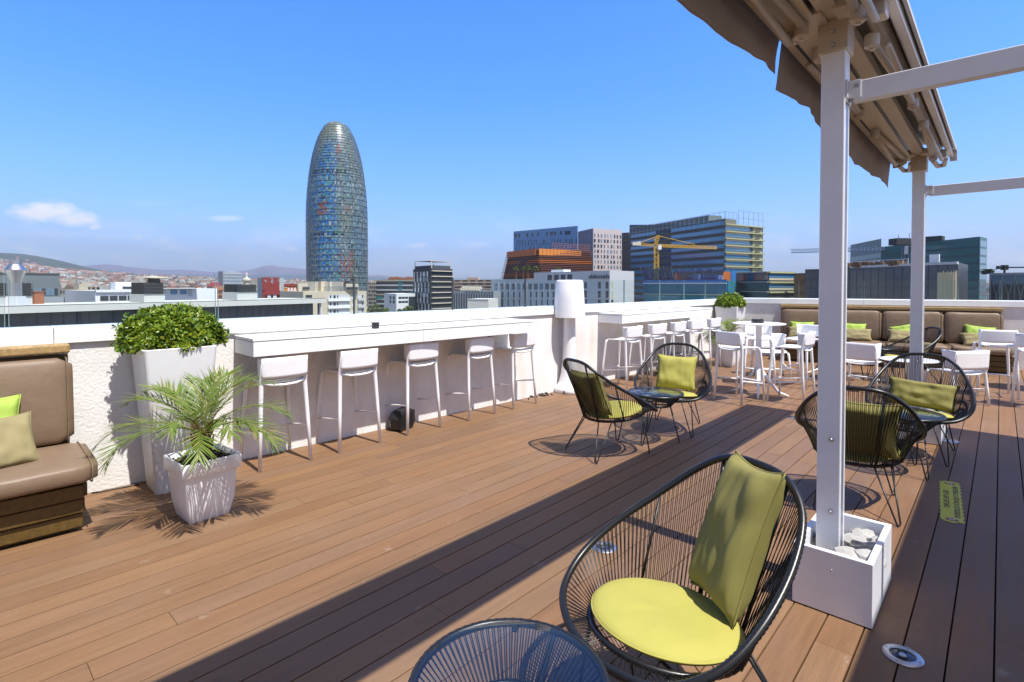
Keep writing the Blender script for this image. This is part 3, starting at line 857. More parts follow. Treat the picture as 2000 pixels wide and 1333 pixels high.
# frames: X runs leftwards along the wall from the bench's right-hand end, Y points to the terrace
ls1 = wall_s(131, .1)
LR = pi / 2 - THW + pi; LB = WP(ls1, 0, 0)
sofa('brown upholstered timber bench at the left edge against the stucco parapet', (LB.x, LB.y, 0), LR, 3.4, [(-.02, 1.70), (1.70, 3.43)])
bt0, bt1 = back_t(1524, .5), back_t(1972, .5)
BB = BP(bt1, 0, 0); BR = BA + pi
cut = [0] + [bt1 - back_t(p, .25) for p in (1846, 1724, 1615)] + [bt1 - bt0]
sofa('long brown upholstered timber bench along the far parapet', (BB.x, BB.y, 0), BR, bt1 - bt0, list(zip(cut, cut[1:])))
def bench_pillow(org, rz, label, m_, w, h, x, y, z, tilt, spin, yaw, seed):
    l, e = place_on((org.x, org.y, 0), rz, (x, y, z), -tilt, spin, yaw)
    return pillow(label, m_, w, h, .13, l, e, 'pillows on the benches', seed)
bench_pillow(LB, LR, 'green pillow at the left edge on the brown bench', M['green'], .38, .40, .46, .36, .68, .35, .05, .1, 1.1)
bench_pillow(LB, LR, 'khaki pillow in front of the green one at the left edge', M['khaki'], .38, .36, .39, .54, .60, .5, .0, .25, 2.2)
def bx_of(px): return bt1 - back_t(px, .45)
names = ['leftmost pair', 'pair right of the near awning post', 'pair behind the second awning post', 'rightmost pair']
for i, (pg, pk, sp) in enumerate([(1567, 1568, .0), (1668, 1672, .03), (1772, 1768, -.25), (1918, 1913, .12)]):
    bench_pillow(BB, BR, 'green pillow on the long bench, ' + names[i], M['green'], .46, .36 if i < 3 else .40, bx_of(pg), .34, .645, .42, sp, 0, 3 + i)
    bench_pillow(BB, BR, 'khaki pillow on the long bench, ' + names[i], M['khaki'], .56, .28, bx_of(pk), .52, .585, .55, -sp * .3, .08 * (i - 1), 9 + i)
# ================================================================== planters and plants
def tall_planter(label, loc, rz, H=1.12, wt=.25, wb=.165):
    t = thing('tall_planter', label, 'planter', loc, rz, 'tall white tapered planters')
    m = MB(); m.ringbox([(wb, 0), (wb + .004, .01), (wt - .003, H - .02), (wt, H - .004), (wt - .004, H), (wt - .016, H), (wt - .02, H - .006), (wt - .03, H - .10)], rc=.028, nc=5, capt=False)
    m.build('pot', M['white'], t, auto=45)
    m = MB(); m.ringbox([(wt - .03, H - .10), (wt - .03, H - .06)], rc=.02, nc=4); m.build('soil', M['mulch'], t)
    return t

def shrub(label, loc, rx, ry, rz_, n, seed, group='clipped leafy shrubs in the tall planters', cut=-.45, lsize=1.0, rot=0.0):
    """rounded cushion of leaf rosettes"""
    r = random.Random(seed); t = thing('shrub', label, 'shrub', loc, rot, group)
    m = MB()
    for k in range(n):
        while True:
            v = Vector((r.gauss(0, 1), r.gauss(0, 1), r.gauss(0, 1))).normalized()
            if v.z > cut: break
        lump = 1 + .16 * noise.noise(v * 2.3 + Vector((seed, 0, 0))) + .08 * noise.noise(v * 6 + Vector((0, seed, 0)))
        depth = 1 - abs(r.gauss(0, .10)) if r.random() < .75 else (r.uniform(.55, .95) if r.random() < .8 else r.uniform(1.0, 1.09))
        p = Vector((v.x * rx, v.y * ry, v.z * rz_)) * lump * depth
        ax = (v + Vector((r.gauss(0, .35), r.gauss(0, .35), r.gauss(.25, .3)))).normalized()
        rosette_tone = r.random()
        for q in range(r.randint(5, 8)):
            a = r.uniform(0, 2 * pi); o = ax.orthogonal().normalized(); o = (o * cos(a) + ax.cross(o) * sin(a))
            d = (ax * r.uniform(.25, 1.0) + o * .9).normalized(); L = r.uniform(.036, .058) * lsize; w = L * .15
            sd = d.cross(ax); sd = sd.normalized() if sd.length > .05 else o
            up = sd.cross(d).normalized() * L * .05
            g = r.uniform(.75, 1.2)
            c = (.20 * g, .30 * g, .018 * g) if rosette_tone > .35 else (.085 * g, .17 * g, .02 * g)
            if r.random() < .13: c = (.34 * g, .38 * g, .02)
            b = len(m.v)
            m.v += [tuple(p), tuple(p + d * L * .45 + sd * w * .8 + up), tuple(p + d * L * .8 + sd * w), tuple(p + d * L), tuple(p + d * L * .8 - sd * w), tuple(p + d * L * .45 - sd * w * .8 + up)]
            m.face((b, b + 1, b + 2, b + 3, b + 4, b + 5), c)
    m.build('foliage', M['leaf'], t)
    m = MB()
    for k in range(9):
        a = r.uniform(0, 2 * pi); q = Vector((cos(a) * rx * .6, sin(a) * ry * .6, rz_ * r.uniform(.2, .7)))
        m.tube([(cos(a) * .03, sin(a) * .03, -rz_ * .55), q * .5 + Vector((0, 0, -.02)), q], [.010, .007, .003], 6)
    m.build('branches', M['bark'], t, smooth=True)
    return t

def palm(label, loc, seed, scale=1.0, fronds=None, nfr=15, trunk=.22):
    r = random.Random(seed); t = thing('potted_palm', label, 'palm', loc, 0, 'small palms in white pots')
    m = MB()
    prof = []
    for k in range(14): z = k / 13 * trunk; prof.append((.048 + .012 * (k % 2) - .012 * k / 13, z))
    m.lathe(prof, 14)
    for k in range(26):   # old leaf bases
        a = k * 2.4; z = trunk * (.15 + .85 * k / 26); d = Vector((cos(a), sin(a), 0))
        m.tube([d * .03 + Vector((0, 0, z)), d * .06 + Vector((0, 0, z + .045)), d * .072 + Vector((0, 0, z + .085))], [.014, .010, .004], 5)
    m.build('trunk', M['bark'], t, smooth=True)
    fr = fronds or [(r.uniform(0, 2 * pi), r.uniform(.1, 1.25), r.uniform(.5, .72)) for _ in range(nfr)]
    for (az, el0, L) in fr:
        m = MB(); L *= scale
        d = Vector((cos(az), sin(az), 0)); side = Vector((-sin(az), cos(az), 0))
        pts = []; p = Vector((0, 0, trunk * .95)) + d * .025; a = el0; ns = 22; droop = (1.75 if el0 > 1.0 else 1.5) * r.uniform(.85, 1.1)
        for k in range(ns + 1):
            pts.append(p.copy()); a = el0 - droop * (k / ns) ** 1.5 * (1.0 if el0 > .3 else .8)
            p = p + (d * cos(a) + Vector((0, 0, sin(a)))) * (L / ns)
        m.tube(pts, [.0055 * (1 - .85 * k / ns) + .0008 for k in range(ns + 1)], 5, col=(.16, .19, .035))
        nl = 34
        for k in range(nl):
            s_ = .16 + .84 * k / nl; f = s_ * ns; i = min(int(f), ns - 1); w = f - i
            q = pts[i].lerp(pts[i + 1], w); tan_ = (pts[i + 1] - pts[i]).normalized(); nrm = side.cross(tan_).normalized()
            ll = (.10 + .14 * sin(pi * min(1, s_ * 1.02)) ** .8) * scale * r.uniform(.85, 1.1)
            if s_ > .9: ll *= .8
            for sg in (-1, 1):
                ang = radians(56 - 30 * s_) + r.gauss(0, .05)
                dd = (tan_ * cos(ang) + side * sg * sin(ang) + nrm * -(.30 if sg > 0 else .30) * r.uniform(-.6, .6) + Vector((0, 0, .22))).normalized()
                wv = dd.cross(nrm).normalized() * .0046 * scale
                g = r.uniform(.75, 1.15); c = (.17 * g, .25 * g, .035 * g)
                if r.random() < .15: c = (.34 * g, .31 * g, .08)
                e1 = q + dd * ll * .5 + Vector((0, 0, -.012 * scale)); e2 = q + dd * ll + Vector((0, 0, -.032 * scale * (.6 + .8 * r.random())))
                b = len(m.v); m.v += [tuple(q - wv * .6), tuple(q + wv * .6), tuple(e1 - wv), tuple(e1 + wv), tuple(e2)]
                m.face((b, b + 1, b + 3, b + 2), c); m.face((b + 2, b + 3, b + 4), c)
        m.build('frond', M['palm'], t)
    return t

def square_pot(label, loc, rz, H=.42, wt=.1865, wb=.125):
    t = thing('square_pot', label, 'plant pot', loc, rz, 'white square pots with a rim band')
    zb = H - .095
    m = MB(); m.ringbox([(wb, 0), (wb + .004, .006), (wb + .028, .12), (wt - .022, zb), (wt - .004, zb), (wt, zb + .006), (wt + .003, H - .006), (wt + .001, H), (wt - .010, H), (wt - .013, H - .006), (wt - .018, H - .05)], rc=.014, nc=4, capt=False)
    m.build('pot', M['white'], t, auto=35)
    r = random.Random(5); m = MB(); m.ringbox([(wt - .018, H - .06), (wt - .018, H - .045)], rc=.01, nc=3)
    for k in range(420):
        x, y = r.uniform(-wt + .03, wt - .03), r.uniform(-wt + .03, wt - .03)
        Mx = Matrix.Rotation(r.uniform(0, 3), 3, 'Z') @ Matrix.Rotation(r.uniform(-.5, .5), 3, 'X') @ Matrix.Rotation(r.uniform(-.5, .5), 3, 'Y')
        m.box((x, y, H - .040 + r.uniform(-.006, .010)), (r.uniform(.012, .03), r.uniform(.008, .016), r.uniform(.005, .010)), M=Mx)
    m.build('bark_mulch', M['mulch'], t)
    return t

P1 = WP(wall_s(338, .262), .262, 0)
tall_planter('tall white tapered planter beside the left bench, behind the potted palm', P1, -THW)
shrub('clipped yellow-green shrub in the tall planter near the left bench', P1 + Vector((0, 0, 1.16)) - WN * .03, .25, .345, .26, 3000, 4, cut=-.18, rot=-THW, lsize=.9)
P2 = WP(wall_s(1424, .27), .30, 0)
tall_planter('tall white tapered planter in the far corner of the terrace', P2, -THW, H=1.14)
shrub('clipped green shrub in the far corner planter', P2 + Vector((0, 0, 1.19)), .28, .28, .21, 900, 9, cut=-.2, lsize=1.25)
Q1 = Vector((-2.167, 3.707, 0))
square_pot('white square pot with bark mulch holding the palm, near the left bench', Q1, -radians(40))
fl = [(radians(a), e, L) for a, e, L in [(88, 1.30, .64), (120, 1.15, .62), (60, 1.2, .60), (30, 1.0, .66), (150, 1.0, .60), (8, .62, .70), (175, .70, .74), (-12, .30, .70),
      (195, .30, .80), (205, .75, .72), (165, .95, .66), (75, .95, .66), (-40, .55, .58), (235, .35, .70), (-85, .75, .52), (140, .55, .66), (45, .5, .62)]]
fl = [(a, min(1.4, e + .12), L * .88) for a, e, L in fl if not (abs(a - radians(205)) < .01 or abs(a - radians(45)) < .01 or abs(a - radians(75)) < .01 or abs(a - radians(140)) < .01 or abs(a - radians(100)) < .01)] + [(radians(-62), .45, .56), (radians(-20), .62, .52)]
palm('small green palm with drooping fronds in the square pot near the left bench', Q1 + Vector((0, 0, .375)), 12, 1.0, fl)
Q2 = WP(wall_s(1421, .75), .75, 0)
square_pot('white square pot with a palm in the far corner, behind the high table', Q2, -radians(44), H=.5, wt=.21, wb=.15)
palm('small palm in the far corner, in front of the tall planter', Q2 + Vector((0, 0, .44)), 21, .9, None, 15, trunk=.2)

# ================================================================== posts, weight boxes, awning
PN = -.652
def post(label, u, boxlab):
    p = UN(u, PN, 0)
    t = thing('awning_post', label, 'post', p, -THB, 'white steel posts of the awning')
    m = MB(); m.bx(-.055, .055, -.055, .055, .012, 2.955); m.build('shaft', M['whitemetal'], t, bevel=.006)
    m = MB(); m.bx(-.068, .068, -.075, .075, 2.80, 2.96); m.build('head_bracket', M['awnmetal'], t, bevel=.004)
    for z in (.30 if u > 5 else .42, .80, 2.83, 2.9):
        m = MB(); m.tube([(.012 if z < 2 else 0, -.056, z), (.012 if z < 2 else 0, -.062, z)], .011, 14); m.tube([(.012 if z < 2 else 0, -.062, z), (.012 if z < 2 else 0, -.066, z)], [.008, .004], 14)
        if z > 2: m.v = [(v[0], v[1] - .02, v[2]) for v in m.v]
        m.build('bolt', M['steel'], t, smooth=False)
    b = thing('weight_box', boxlab, 'box', p + N * .064, -THB, 'white open boxes weighting the posts')
    w, L, H, k = .17, .285, .307, .028
    m = MB()
    m.bx(-w, w, -L, -L + k, .006, H); m.bx(-w, w, L - k, L, .006, H); m.bx(-w, -w + k, -L + k, L - k, .006, H)
    m.bx(w - k, w, -L + k, .075, .006, H); m.bx(w - k, w, .081, L - k, .006, H); m.bx(-w + k, w - k, -L + k, L - k, .03, .05)
    m.build('panels', M['whitemetal'], b, bevel=.003)
    m = MB(); m.bx(-w + .002, w - .002, -L + .002, L - .002, .0, .006); m.build('foot', M['rubber'], b)
    r = random.Random(int(u * 10))
    for i, (x, y, s_, z) in enumerate([(.09, -.13, .075, .13), (.095, -.02, .06, .12), (.10, .10, .07, .12), (-.06, .16, .07, .12), (-.09, -.17, .06, .11), (.02, -.19, .05, .16), (.09, .20, .055, .13), (.03, .12, .05, .17), (.11, -.08, .045, .2), (.08, .05, .05, .19), (.04, -.12, .05, .19), (.12, .17, .04, .19), (.05, .20, .05, .18), (.0, -.24, .04, .17), (.12, .02, .035, .22), (.02, .24, .045, .17), (-.11, .03, .045, .17)]):
        m = MB(); 
        def f(a, c, s_=s_, i=i):
            th = 2 * pi * a; ph = pi * (c - .5); v = Vector((cos(th) * cos(ph), sin(th) * cos(ph), sin(ph)))
            q = max(abs(v.x), abs(v.y), abs(v.z)); v = v / (q ** .65)
            k_ = 1 + .28 * noise.noise(v * 2.2 + Vector((i * 3.1, u, 0)))
            return v * s_ * k_
        m.grid(f, 12, 7, cu=True); R = Matrix.Rotation(r.uniform(0, 3), 3, 'Z') @ Matrix.Rotation(r.uniform(-.5, .5), 3, 'X')
        m.v = [tuple(R @ Vector((v[0] * 1.15, v[1] * .8, v[2] * .6)) + Vector((0, 0, 0))) for v in m.v]
        o = m.build('rubble_stone', M['rock'], None, auto=25, loc=UN(u, PN + .064, z + .05) + N * x + U * y)
        tag(o, ['pale rubble stone inside the weight box of the near post', 'pale rubble stone inside the weight box of the second post'][u > 5], 'stone', 'rubble stones in the ' + ('near' if u < 5 else 'second') + ' weight box')
UP1 = to_un(Vector((1.731, 2.766, 0)))[1]; UP2 = UP1 + 3.86
post('near white steel post holding up the awning', UP1, 'open white box filled with rubble at the foot of the near post')
post('second white steel post farther along the terrace', UP2, 'white weight box at the foot of the second post, behind the cord chairs')

AW0, AW1 = -3.2, UP2 + .36
a = thing('awning', 'retracted taupe awning with folded arms running above both white posts', 'awning', UN(0, PN, 0), -THB)
m = MB()
m.add([(-.30, AW0, 3.085), (0, AW0, 3.17), (.28, AW0, 3.075), (.285, AW0, 3.03), (.268, AW0, 3.03), (.26, AW0, 3.065), (0, AW0, 3.155), (-.295, AW0, 3.07)] +
      [(-.30, AW1, 3.085), (0, AW1, 3.17), (.28, AW1, 3.075), (.285, AW1, 3.03), (.268, AW1, 3.03), (.26, AW1, 3.065), (0, AW1, 3.155), (-.295, AW1, 3.07)],
      [(i, (i + 1) % 8, (i + 1) % 8 + 8, i + 8) for i in range(8)] + [tuple(range(8))[::-1], tuple(range(8, 16))])
m.build('cover_sheet', M['awnunder'], a)
m = MB(); m.bx(-.045, .045, AW0, AW1 - .12, 2.96, 3.03); m.build('spine_beam', M['awnmetal'], a, bevel=.006)
for x, z in ((-.125, 3.045), (.135, 3.045)):
    m = MB(); m.tube([(x, AW0, z), (x, AW1 - .03, z)], .042, 20); m.build('fabric_roll', M['awnunder'], a, smooth=True)
for x, z in ((-.255, 2.965), (.232, 2.985)):
    m = MB(); m.bx(x - .022, x + .022, AW0, AW1 - .02, z, z + .07); m.bx(x - .012, x + .03, AW0, AW1 - .02, z - .012, z - .001); m.build('front_rail', M['whitemetal'] if x > 0 else M['awnmetal'], a, bevel=.005)
m = MB(); m.bx(-.20, -.06, AW0, AW1 - .25, 3.055 - .11, 3.06 - .105); m.build('drip_tray', M['awnunder'], a)
# folded arms: a pair each side of every post, plus knuckles and end brackets
def arm(x, u0, u1, z, sgn):
    k = MB(); k.tube([(x, u0, z), (x + sgn * .05, u1, z - .012)], .021, 12); k.build('upper_arm', M['awnmetal'], a, smooth=True)
    k = MB(); k.tube([(x + sgn * .075, u0 + .04, z - .05), (x + sgn * .055, u1, z - .02)], .018, 12); k.build('forearm', M['awnmetal'], a, smooth=True)
    for (yy, xx, zz, rr) in ((u0, x + sgn * .01, z - .015, .036), (u1, x + sgn * .052, z - .012, .034)):
        k = MB()
        k.lathe([(rr * .7, -.045), (rr, -.035), (rr, .025), (rr * .7, .035)], 18, c=(xx, yy, zz)); k.lathe([(rr * .35, -.055), (rr * .35, -.0445)], 10, c=(xx, yy, zz))
        k.build('elbow', M['awnmetal'], a, auto=40)
for up in (UP1, UP2):
    for sg in (-1, 1):
        arm(sg * .115, up - .16, up - 1.55, 2.93, sg)
        if up < 5: arm(sg * .115, up + .22, up + 1.60, 2.93, sg)
        k = MB(); k.bx(sg * .07 - .05, sg * .07 + .05, up - .22, up + .05, 2.945, 3.0); k.bx(sg * .20 - .03, sg * .20 + .03, up - .12, up - .02, 2.90, 2.98); k.build('bracket', M['awnmetal'], a, bevel=.008)
k = MB()
for x in (-.24, .26): k.bx(x - .03, x + .03, AW1 - .05, AW1 - .018, 2.93, 3.05)
k.tube([(-.20, AW1 - .16, 2.93), (-.17, AW1 - .02, 2.89), (-.11, AW1 - .05, 2.88), (-.09, AW1 - .2, 2.93)], .024, 10); k.tube([(.20, AW1 - .16, 2.94), (.18, AW1 - .02, 2.90), (.13, AW1 - .05, 2.89), (.10, AW1 - .2, 2.93)], .024, 10)
k.build('end_bracket', M['awnmetal'], a, smooth=False, bevel=.003)
# hanging valances, ripple and scallop
def valance(u0, u1, zt, seed, drop, x0=-.285):
    m = MB(); n = int((u1 - u0) / .03)
    def f(a_, b_):
        y = u0 + (u1 - u0) * a_
        d = drop + .028 * noise.noise(Vector((y * 1.6, seed, 0))) + .03 * sin(y * 3.1 + seed)
        w = .03 * noise.noise(Vector((y * 2.3, b_ * .7, seed))) + .012 * noise.noise(Vector((y * 7, b_, seed)))
        return (x0 - .012 - (w + .02) * b_ * 1.3, y + .03 * b_ * noise.noise(Vector((y * 2, seed, 5))), zt - d * b_)
    m.grid(f, n, 8); m.build('valance', M['fabric'], a, smooth=True, solid=.003)
valance(AW0, 3.30, 3.03, 1.2, .25)
valance(3.33, 5.2, 3.03, 5.0, .29, -.283)
valance(5.19, AW1 - .03, 3.03, 9.0, .31, -.28)
# cross beams to the unseen shade canopy on the right
SHADE_ROOF_N = 1.14
for u_, lb in ((UP1, 'near horizontal white beam running right from the first post'), (UP2, 'far horizontal white beam running right from the second post')):
    b = thing('cross_beam', lb, 'beam', UN(u_, PN, 0), -THB, 'horizontal white beams from the posts')
    m = MB(); m.bx(.085, SHADE_ROOF_N - PN + .08, -.03, .03, 2.535, 2.635); m.build('bar', M['whitemetal'], b, bevel=.004)
    m = MB(); m.bx(.056, .064, -.045, .045, 2.535, 2.65); m.bx(.064, .12, -.036, -.031, 2.55, 2.64); m.bx(.064, .12, .031, .036, 2.55, 2.64); m.build('bracket', M['whitemetal'], b, bevel=.002)
    m = MB(); m.tube([(.10, -.036, 2.61), (.10, -.046, 2.61)], .009, 10); m.build('bolt', M['steel'], b)
pg = thing('pergola', 'unseen flat canopy to the right, added to shade that side of the deck', 'pergola', UN(0, 0, 0), -THB)  # unseen canopy, added to cast the shade on the deck's right side
m = MB(); m.bx(SHADE_ROOF_N, 6.2, -6, 7.75, 3.02, 3.14); m.build('roof', M['awnunder'], pg)
for x, y in ((6.0, -4), (6.0, 1.5), (6.0, 7.5), (SHADE_ROOF_N + .06, -4.0), (SHADE_ROOF_N + .06, 7.6)):
    m = MB(); m.bx(x - .055, x + .055, y - .055, y + .055, .005, 3.02); m.build('post', M['whitemetal'], pg)

# floor sticker
SP = G(1857, 978, 0)
sx = thing('floor_sticker', 'yellow keep-distance sticker with jagged edges stuck on the deck boards', 'sticker', SP, -THB + .07)
M['yellow'] = mat('yellow_vinyl', (.62, .58, .03), .55, var=(20, .12)); M['red'] = mat('red_print', (.28, .03, .03), .55); M['ink'] = mat('ink', (.03, .03, .02), .6); M['lilac'] = mat('white_print', (.6, .58, .65), .5)
w, L = .066, .45
pts = []
nt_ = 11
for i in range(nt_): y = -L + 2 * L * i / nt_; pts += [(w, y), (w, y + L / nt_), (w - .006, y + L / nt_), (w - .006, y + 2 * L / nt_)]
for i in range(nt_): y = L - 2 * L * i / nt_; pts += [(-w, y), (-w, y - L / nt_), (-w + .006, y - L / nt_), (-w + .006, y - 2 * L / nt_)]
m = MB(); m.prism(pts, .0012, .0020); m.prism([(-.045, L - .001), (.055, L - .001), (.06, L + .03), (.01, L + .045), (-.04, L + .03)], .0012, .0020); m.prism([(-.05, -L + .001), (-.045, -L - .02), (.01, -L - .028), (.035, -L + .001)], .0012, .0020)
m.build('sheet', M['yellow'], sx)
for y in (-L + .03, L - .025):
    m = MB(); m.lathe([(.030, 0), (.030, .0006)], 24, c=(0, 0, .0021)); m.v = [(v[0] * 1.25, v[1] * .8 + y, v[2]) for v in m.v]; m.build('red_badge', M['red'], sx)
    m = MB(); m.bx(-.016, -.003, y - .010, y + .010, .0028, .0033); m.bx(.003, .016, y - .010, y + .010, .0028, .0033); m.build('badge_figures', M['lilac'], sx)
def text(body, size, parent, loc, rot, mat_, name='lettering', extrude=.0003, sx=1.0, align='CENTER', bold=0):
    c = bpy.data.curves.new(name, 'FONT'); c.body = body; c.size = size; c.space_character = 1.08; c.extrude = extrude; c.align_x = align; c.align_y = 'CENTER'; c.offset = bold
    c.materials.append(mat_); o0 = bpy.data.objects.new('tmp', c); COL.objects.link(o0); dg = bpy.context.evaluated_depsgraph_get(); me = bpy.data.meshes.new_from_object(o0.evaluated_get(dg)); bpy.data.objects.remove(o0); bpy.data.curves.remove(c); o = bpy.data.objects.new(name, me); COL.objects.link(o); o.parent = parent; o.location = loc; o.rotation_euler = rot; o.scale = (sx, 1, 1); return o
text('MANTENGA LA DISTANCIA DE SEGURIDAD', .044, sx, (.030, 0, .0023), (0, 0, -pi / 2), M['ink'], sx=.80, bold=.0009)
text('KEEP A SAFE DISTANCE', .046, sx, (-.028, .02, .0023), (0, 0, -pi / 2), M['ink'], sx=.80, bold=.0009)
# ================================================================== the city
GZ = -34.0
def xy(px, Y): v = XY(px, Y); return (v.x, v.y)
SHARED = {}
def unit(matkey):
    if matkey not in SHARED:
        m = MB(); m.box((0, 0, 0), (1, 1, 1)); o = m.build('unit', M[matkey]); SHARED[matkey] = o.data; bpy.data.objects.remove(o)
    return SHARED[matkey]
def slab(parent, name, A, B, z0, z1, depth, matkey, proud=0.0):
    """box whose outer face runs from A to B (2D), seen from the camera side"""
    A = Vector((A[0], A[1], 0)); B = Vector((B[0], B[1], 0)); d = (B - A); L = d.length; d.normalize(); nrm = Vector((d.y, -d.x, 0))
    if nrm.dot(Vector((0, 0, 0)) - A) < 0: nrm = -nrm
    c = (A + B) / 2 + nrm * (proud - depth / 2)
    o = bpy.data.objects.new(name, unit(matkey)); COL.objects.link(o); o.parent = parent
    o.location = (c.x, c.y, (z0 + z1) / 2); o.scale = (L, depth, z1 - z0); o.rotation_euler = (0, 0, atan2(d.y, d.x))
    return o
def lerp2(A, B, t): return (A[0] + (B[0] - A[0]) * t, A[1] + (B[1] - A[1]) * t)
def windows(parent, A, B, z0, z1, cols, rows, fw=.5, fh=.6, matkey='winglass', jit=0.0, seed=0, u0=0, u1=1, name='window', depth=.3, proud=.06, skip=0.0, topoff=0.0, wj=0.0):
    r = random.Random(seed); hz = (z1 - z0) / rows; out = []
    for j in range(rows):
        for i in range(cols):
            if r.random() < skip: continue
            c = u0 + (u1 - u0) * (i + .5 + r.uniform(-jit, jit)) / cols; w = (u1 - u0) / cols * fw * (1 + r.uniform(-wj, wj))
            k = (c) ; zt = topoff * c
            out.append(slab(parent, name, lerp2(A, B, c - w / 2), lerp2(A, B, c + w / 2), z0 + hz * (j + .5 - fh / 2) + zt, z0 + hz * (j + .5 + fh / 2) + zt, depth, matkey, proud))
    return out
def back_of(A, B, depth):
    d = Vector((B[0] - A[0], B[1] - A[1])).normalized(); n = Vector((-d.y, d.x))
    if n.dot(Vector(A)) < 0: n = -n
    return (B[0] + n.x * depth, B[1] + n.y * depth), (A[0] + n.x * depth, A[1] + n.y * depth)
def body(parent, poly, z0, z1, matkey='paint', col=(.5, .5, .5), name='wall'):
    m = MB(); m.prism(poly, z0, z1, col); return m.build(name, M[matkey], parent)
FOOT = []
def bldg(name, label, pts, ztop, col, depth=18, matkey='paint', group=None, cat='building', base=GZ):
    """pts: camera-side corners left to right as (px, distance)"""
    t = thing(name, label, cat, (0, 0, 0), 0, group)
    P = [xy(*p) for p in pts]
    if len(P) == 2: q = back_of(P[0], P[1], depth); poly = P + list(q)
    else:
        b1 = back_of(P[0], P[1], depth)[1]; poly = P + [(P[-1][0] + (b1[0] - P[0][0]), P[-1][1] + (b1[1] - P[0][1]))] if len(P) == 3 else P
        if len(P) == 3: poly = P + [(P[2][0] + P[0][0] - P[1][0], P[2][1] + P[0][1] - P[1][1])]
    cx = sum(p[0] for p in poly) / len(poly); cy = sum(p[1] for p in poly) / len(poly)
    FOOT.append((cx, cy, max(hypot(p[0] - cx, p[1] - cy) for p in poly)))
    body(t, poly, base, ztop, matkey, col)
    return t, P, poly
for k, c in {'w_white': (.78, .79, .80), 'w_cream': (.62, .56, .44), 'w_beige': (.50, .44, .34), 'w_grey': (.30, .32, .34), 'w_dgrey': (.08, .085, .095), 'w_lgrey': (.50, .52, .53), 'w_red': (.27, .03, .025), 'w_orange': (.62, .22, .04),
             'w_rust': (.50, .15, .03), 'w_drust': (.16, .07, .05), 'w_teal': (.06, .32, .30), 'w_yellow': (.70, .42, .02), 'w_blue': (.06, .17, .40), 'w_dark': (.02, .022, .026), 'w_bay': (.045, .065, .09), 'w_brick': (.36, .13, .06), 'w_ygreen': (.42, .42, .22),
             'w_ed': (.13, .13, .115), 'w_brown': (.20, .12, .05), 'w_tealdark': (.03, .08, .08), 'w_sideblue': (.17, .19, .25), 'w_net': (.03, .16, .42), 'w_water': (.03, .20, .28), 'w_metal': (.35, .42, .46)}.items():
    M[k] = mat(k, c, .6 if k not in ('w_metal',) else .3, var=(.25, .08), metal=.8 if k == 'w_metal' else 0)
M['gl_block'] = mat('curtain_block', (.04, .058, .078), .12, spec=.8, var=(.12, .6)); M['gl_teal'] = mat('curtain_teal', (.035, .14, .15), .09, spec=.8, var=(.08, .25)); M['gl_dark'] = mat('curtain_dark', (.028, .04, .052), .08, spec=.8, var=(.08, .4)); M['gl_blue'] = mat('curtain_blue', (.09, .27, .46), .12, spec=1.0, var=(.25, .5))
M['gl_mid'] = mat('window_mid', (.075, .10, .12), .15, spec=.8, var=(.3, .5)); M['gl_pale'] = mat('curtain_pale', (.13, .22, .30), .12, spec=.9)

# ---- neighbouring roof: long flat building with deep fascia
zf = .25
def zpt(px, py, z): g = G(px, py, z); return (g.x, g.y)
A_, B_ = zpt(-260, 606.5, zf), zpt(636, 583.5, zf)
t = thing('flat_roofed_building', 'long low neighbouring building with pale flat roof edge over dark grey wall', 'building')
q = back_of(A_, B_, 7); body(t, [A_, B_, q[0], q[1]], zf - .45, zf, 'paint', (.58, .58, .53), 'roof')
A2, B2 = lerp2(A_, B_, .002), lerp2(A_, B_, .972); q2 = back_of(A2, B2, 6.5)
d_ = Vector((B_[0] - A_[0], B_[1] - A_[1])).normalized(); nn = Vector((-d_.y, d_.x)); nn = nn if nn.dot(Vector(A_)) > 0 else -nn
off = lambda p, k: (p[0] + nn.x * k, p[1] + nn.y * k)
body(t, [off(A2, .9), off(B2, .9), q2[0], q2[1]], GZ, zf - .45, 'paint', (.10, .115, .125), 'wall')
m = MB(); 
for k in range(1, 40): 
    c = off(lerp2(A2, B2, k / 40), .88); m.box((c[0], c[1], zf - 4), (.05, .05, 7), atan2(d_.y, d_.x))
m.build('panel_joints', M['w_dgrey'], t)
m = MB(); a0 = off(lerp2(A_, B_, 0), .15); b0 = off(lerp2(A_, B_, 1), .15)
m.beam((a0[0], a0[1], zf + .02), (b0[0], b0[1], zf + .02), .12, .05); m.build('roof_edge_trim', M['w_dark'], t)
slab(t, 'white_pillar', off(lerp2(A_, B_, .985), .2), off(lerp2(A_, B_, .988), .2), GZ, zf - .45, .3, 'w_white'); slab(t, 'corner_window', off(lerp2(A_, B_, .99), .6), off(lerp2(A_, B_, .998), .6), GZ, zf - .5, .3, 'gl_teal')
FOOT.append((-45, 45, 30))
def rooftop_pos(px, back):  # point on that roof
    k = (px - CX) / F
    a = off(A_, back); b = off(B_, back); t_ = (k * a[1] - a[0]) / ((b[0] - a[0]) - k * (b[1] - a[1])); return lerp2(a, b, t_)
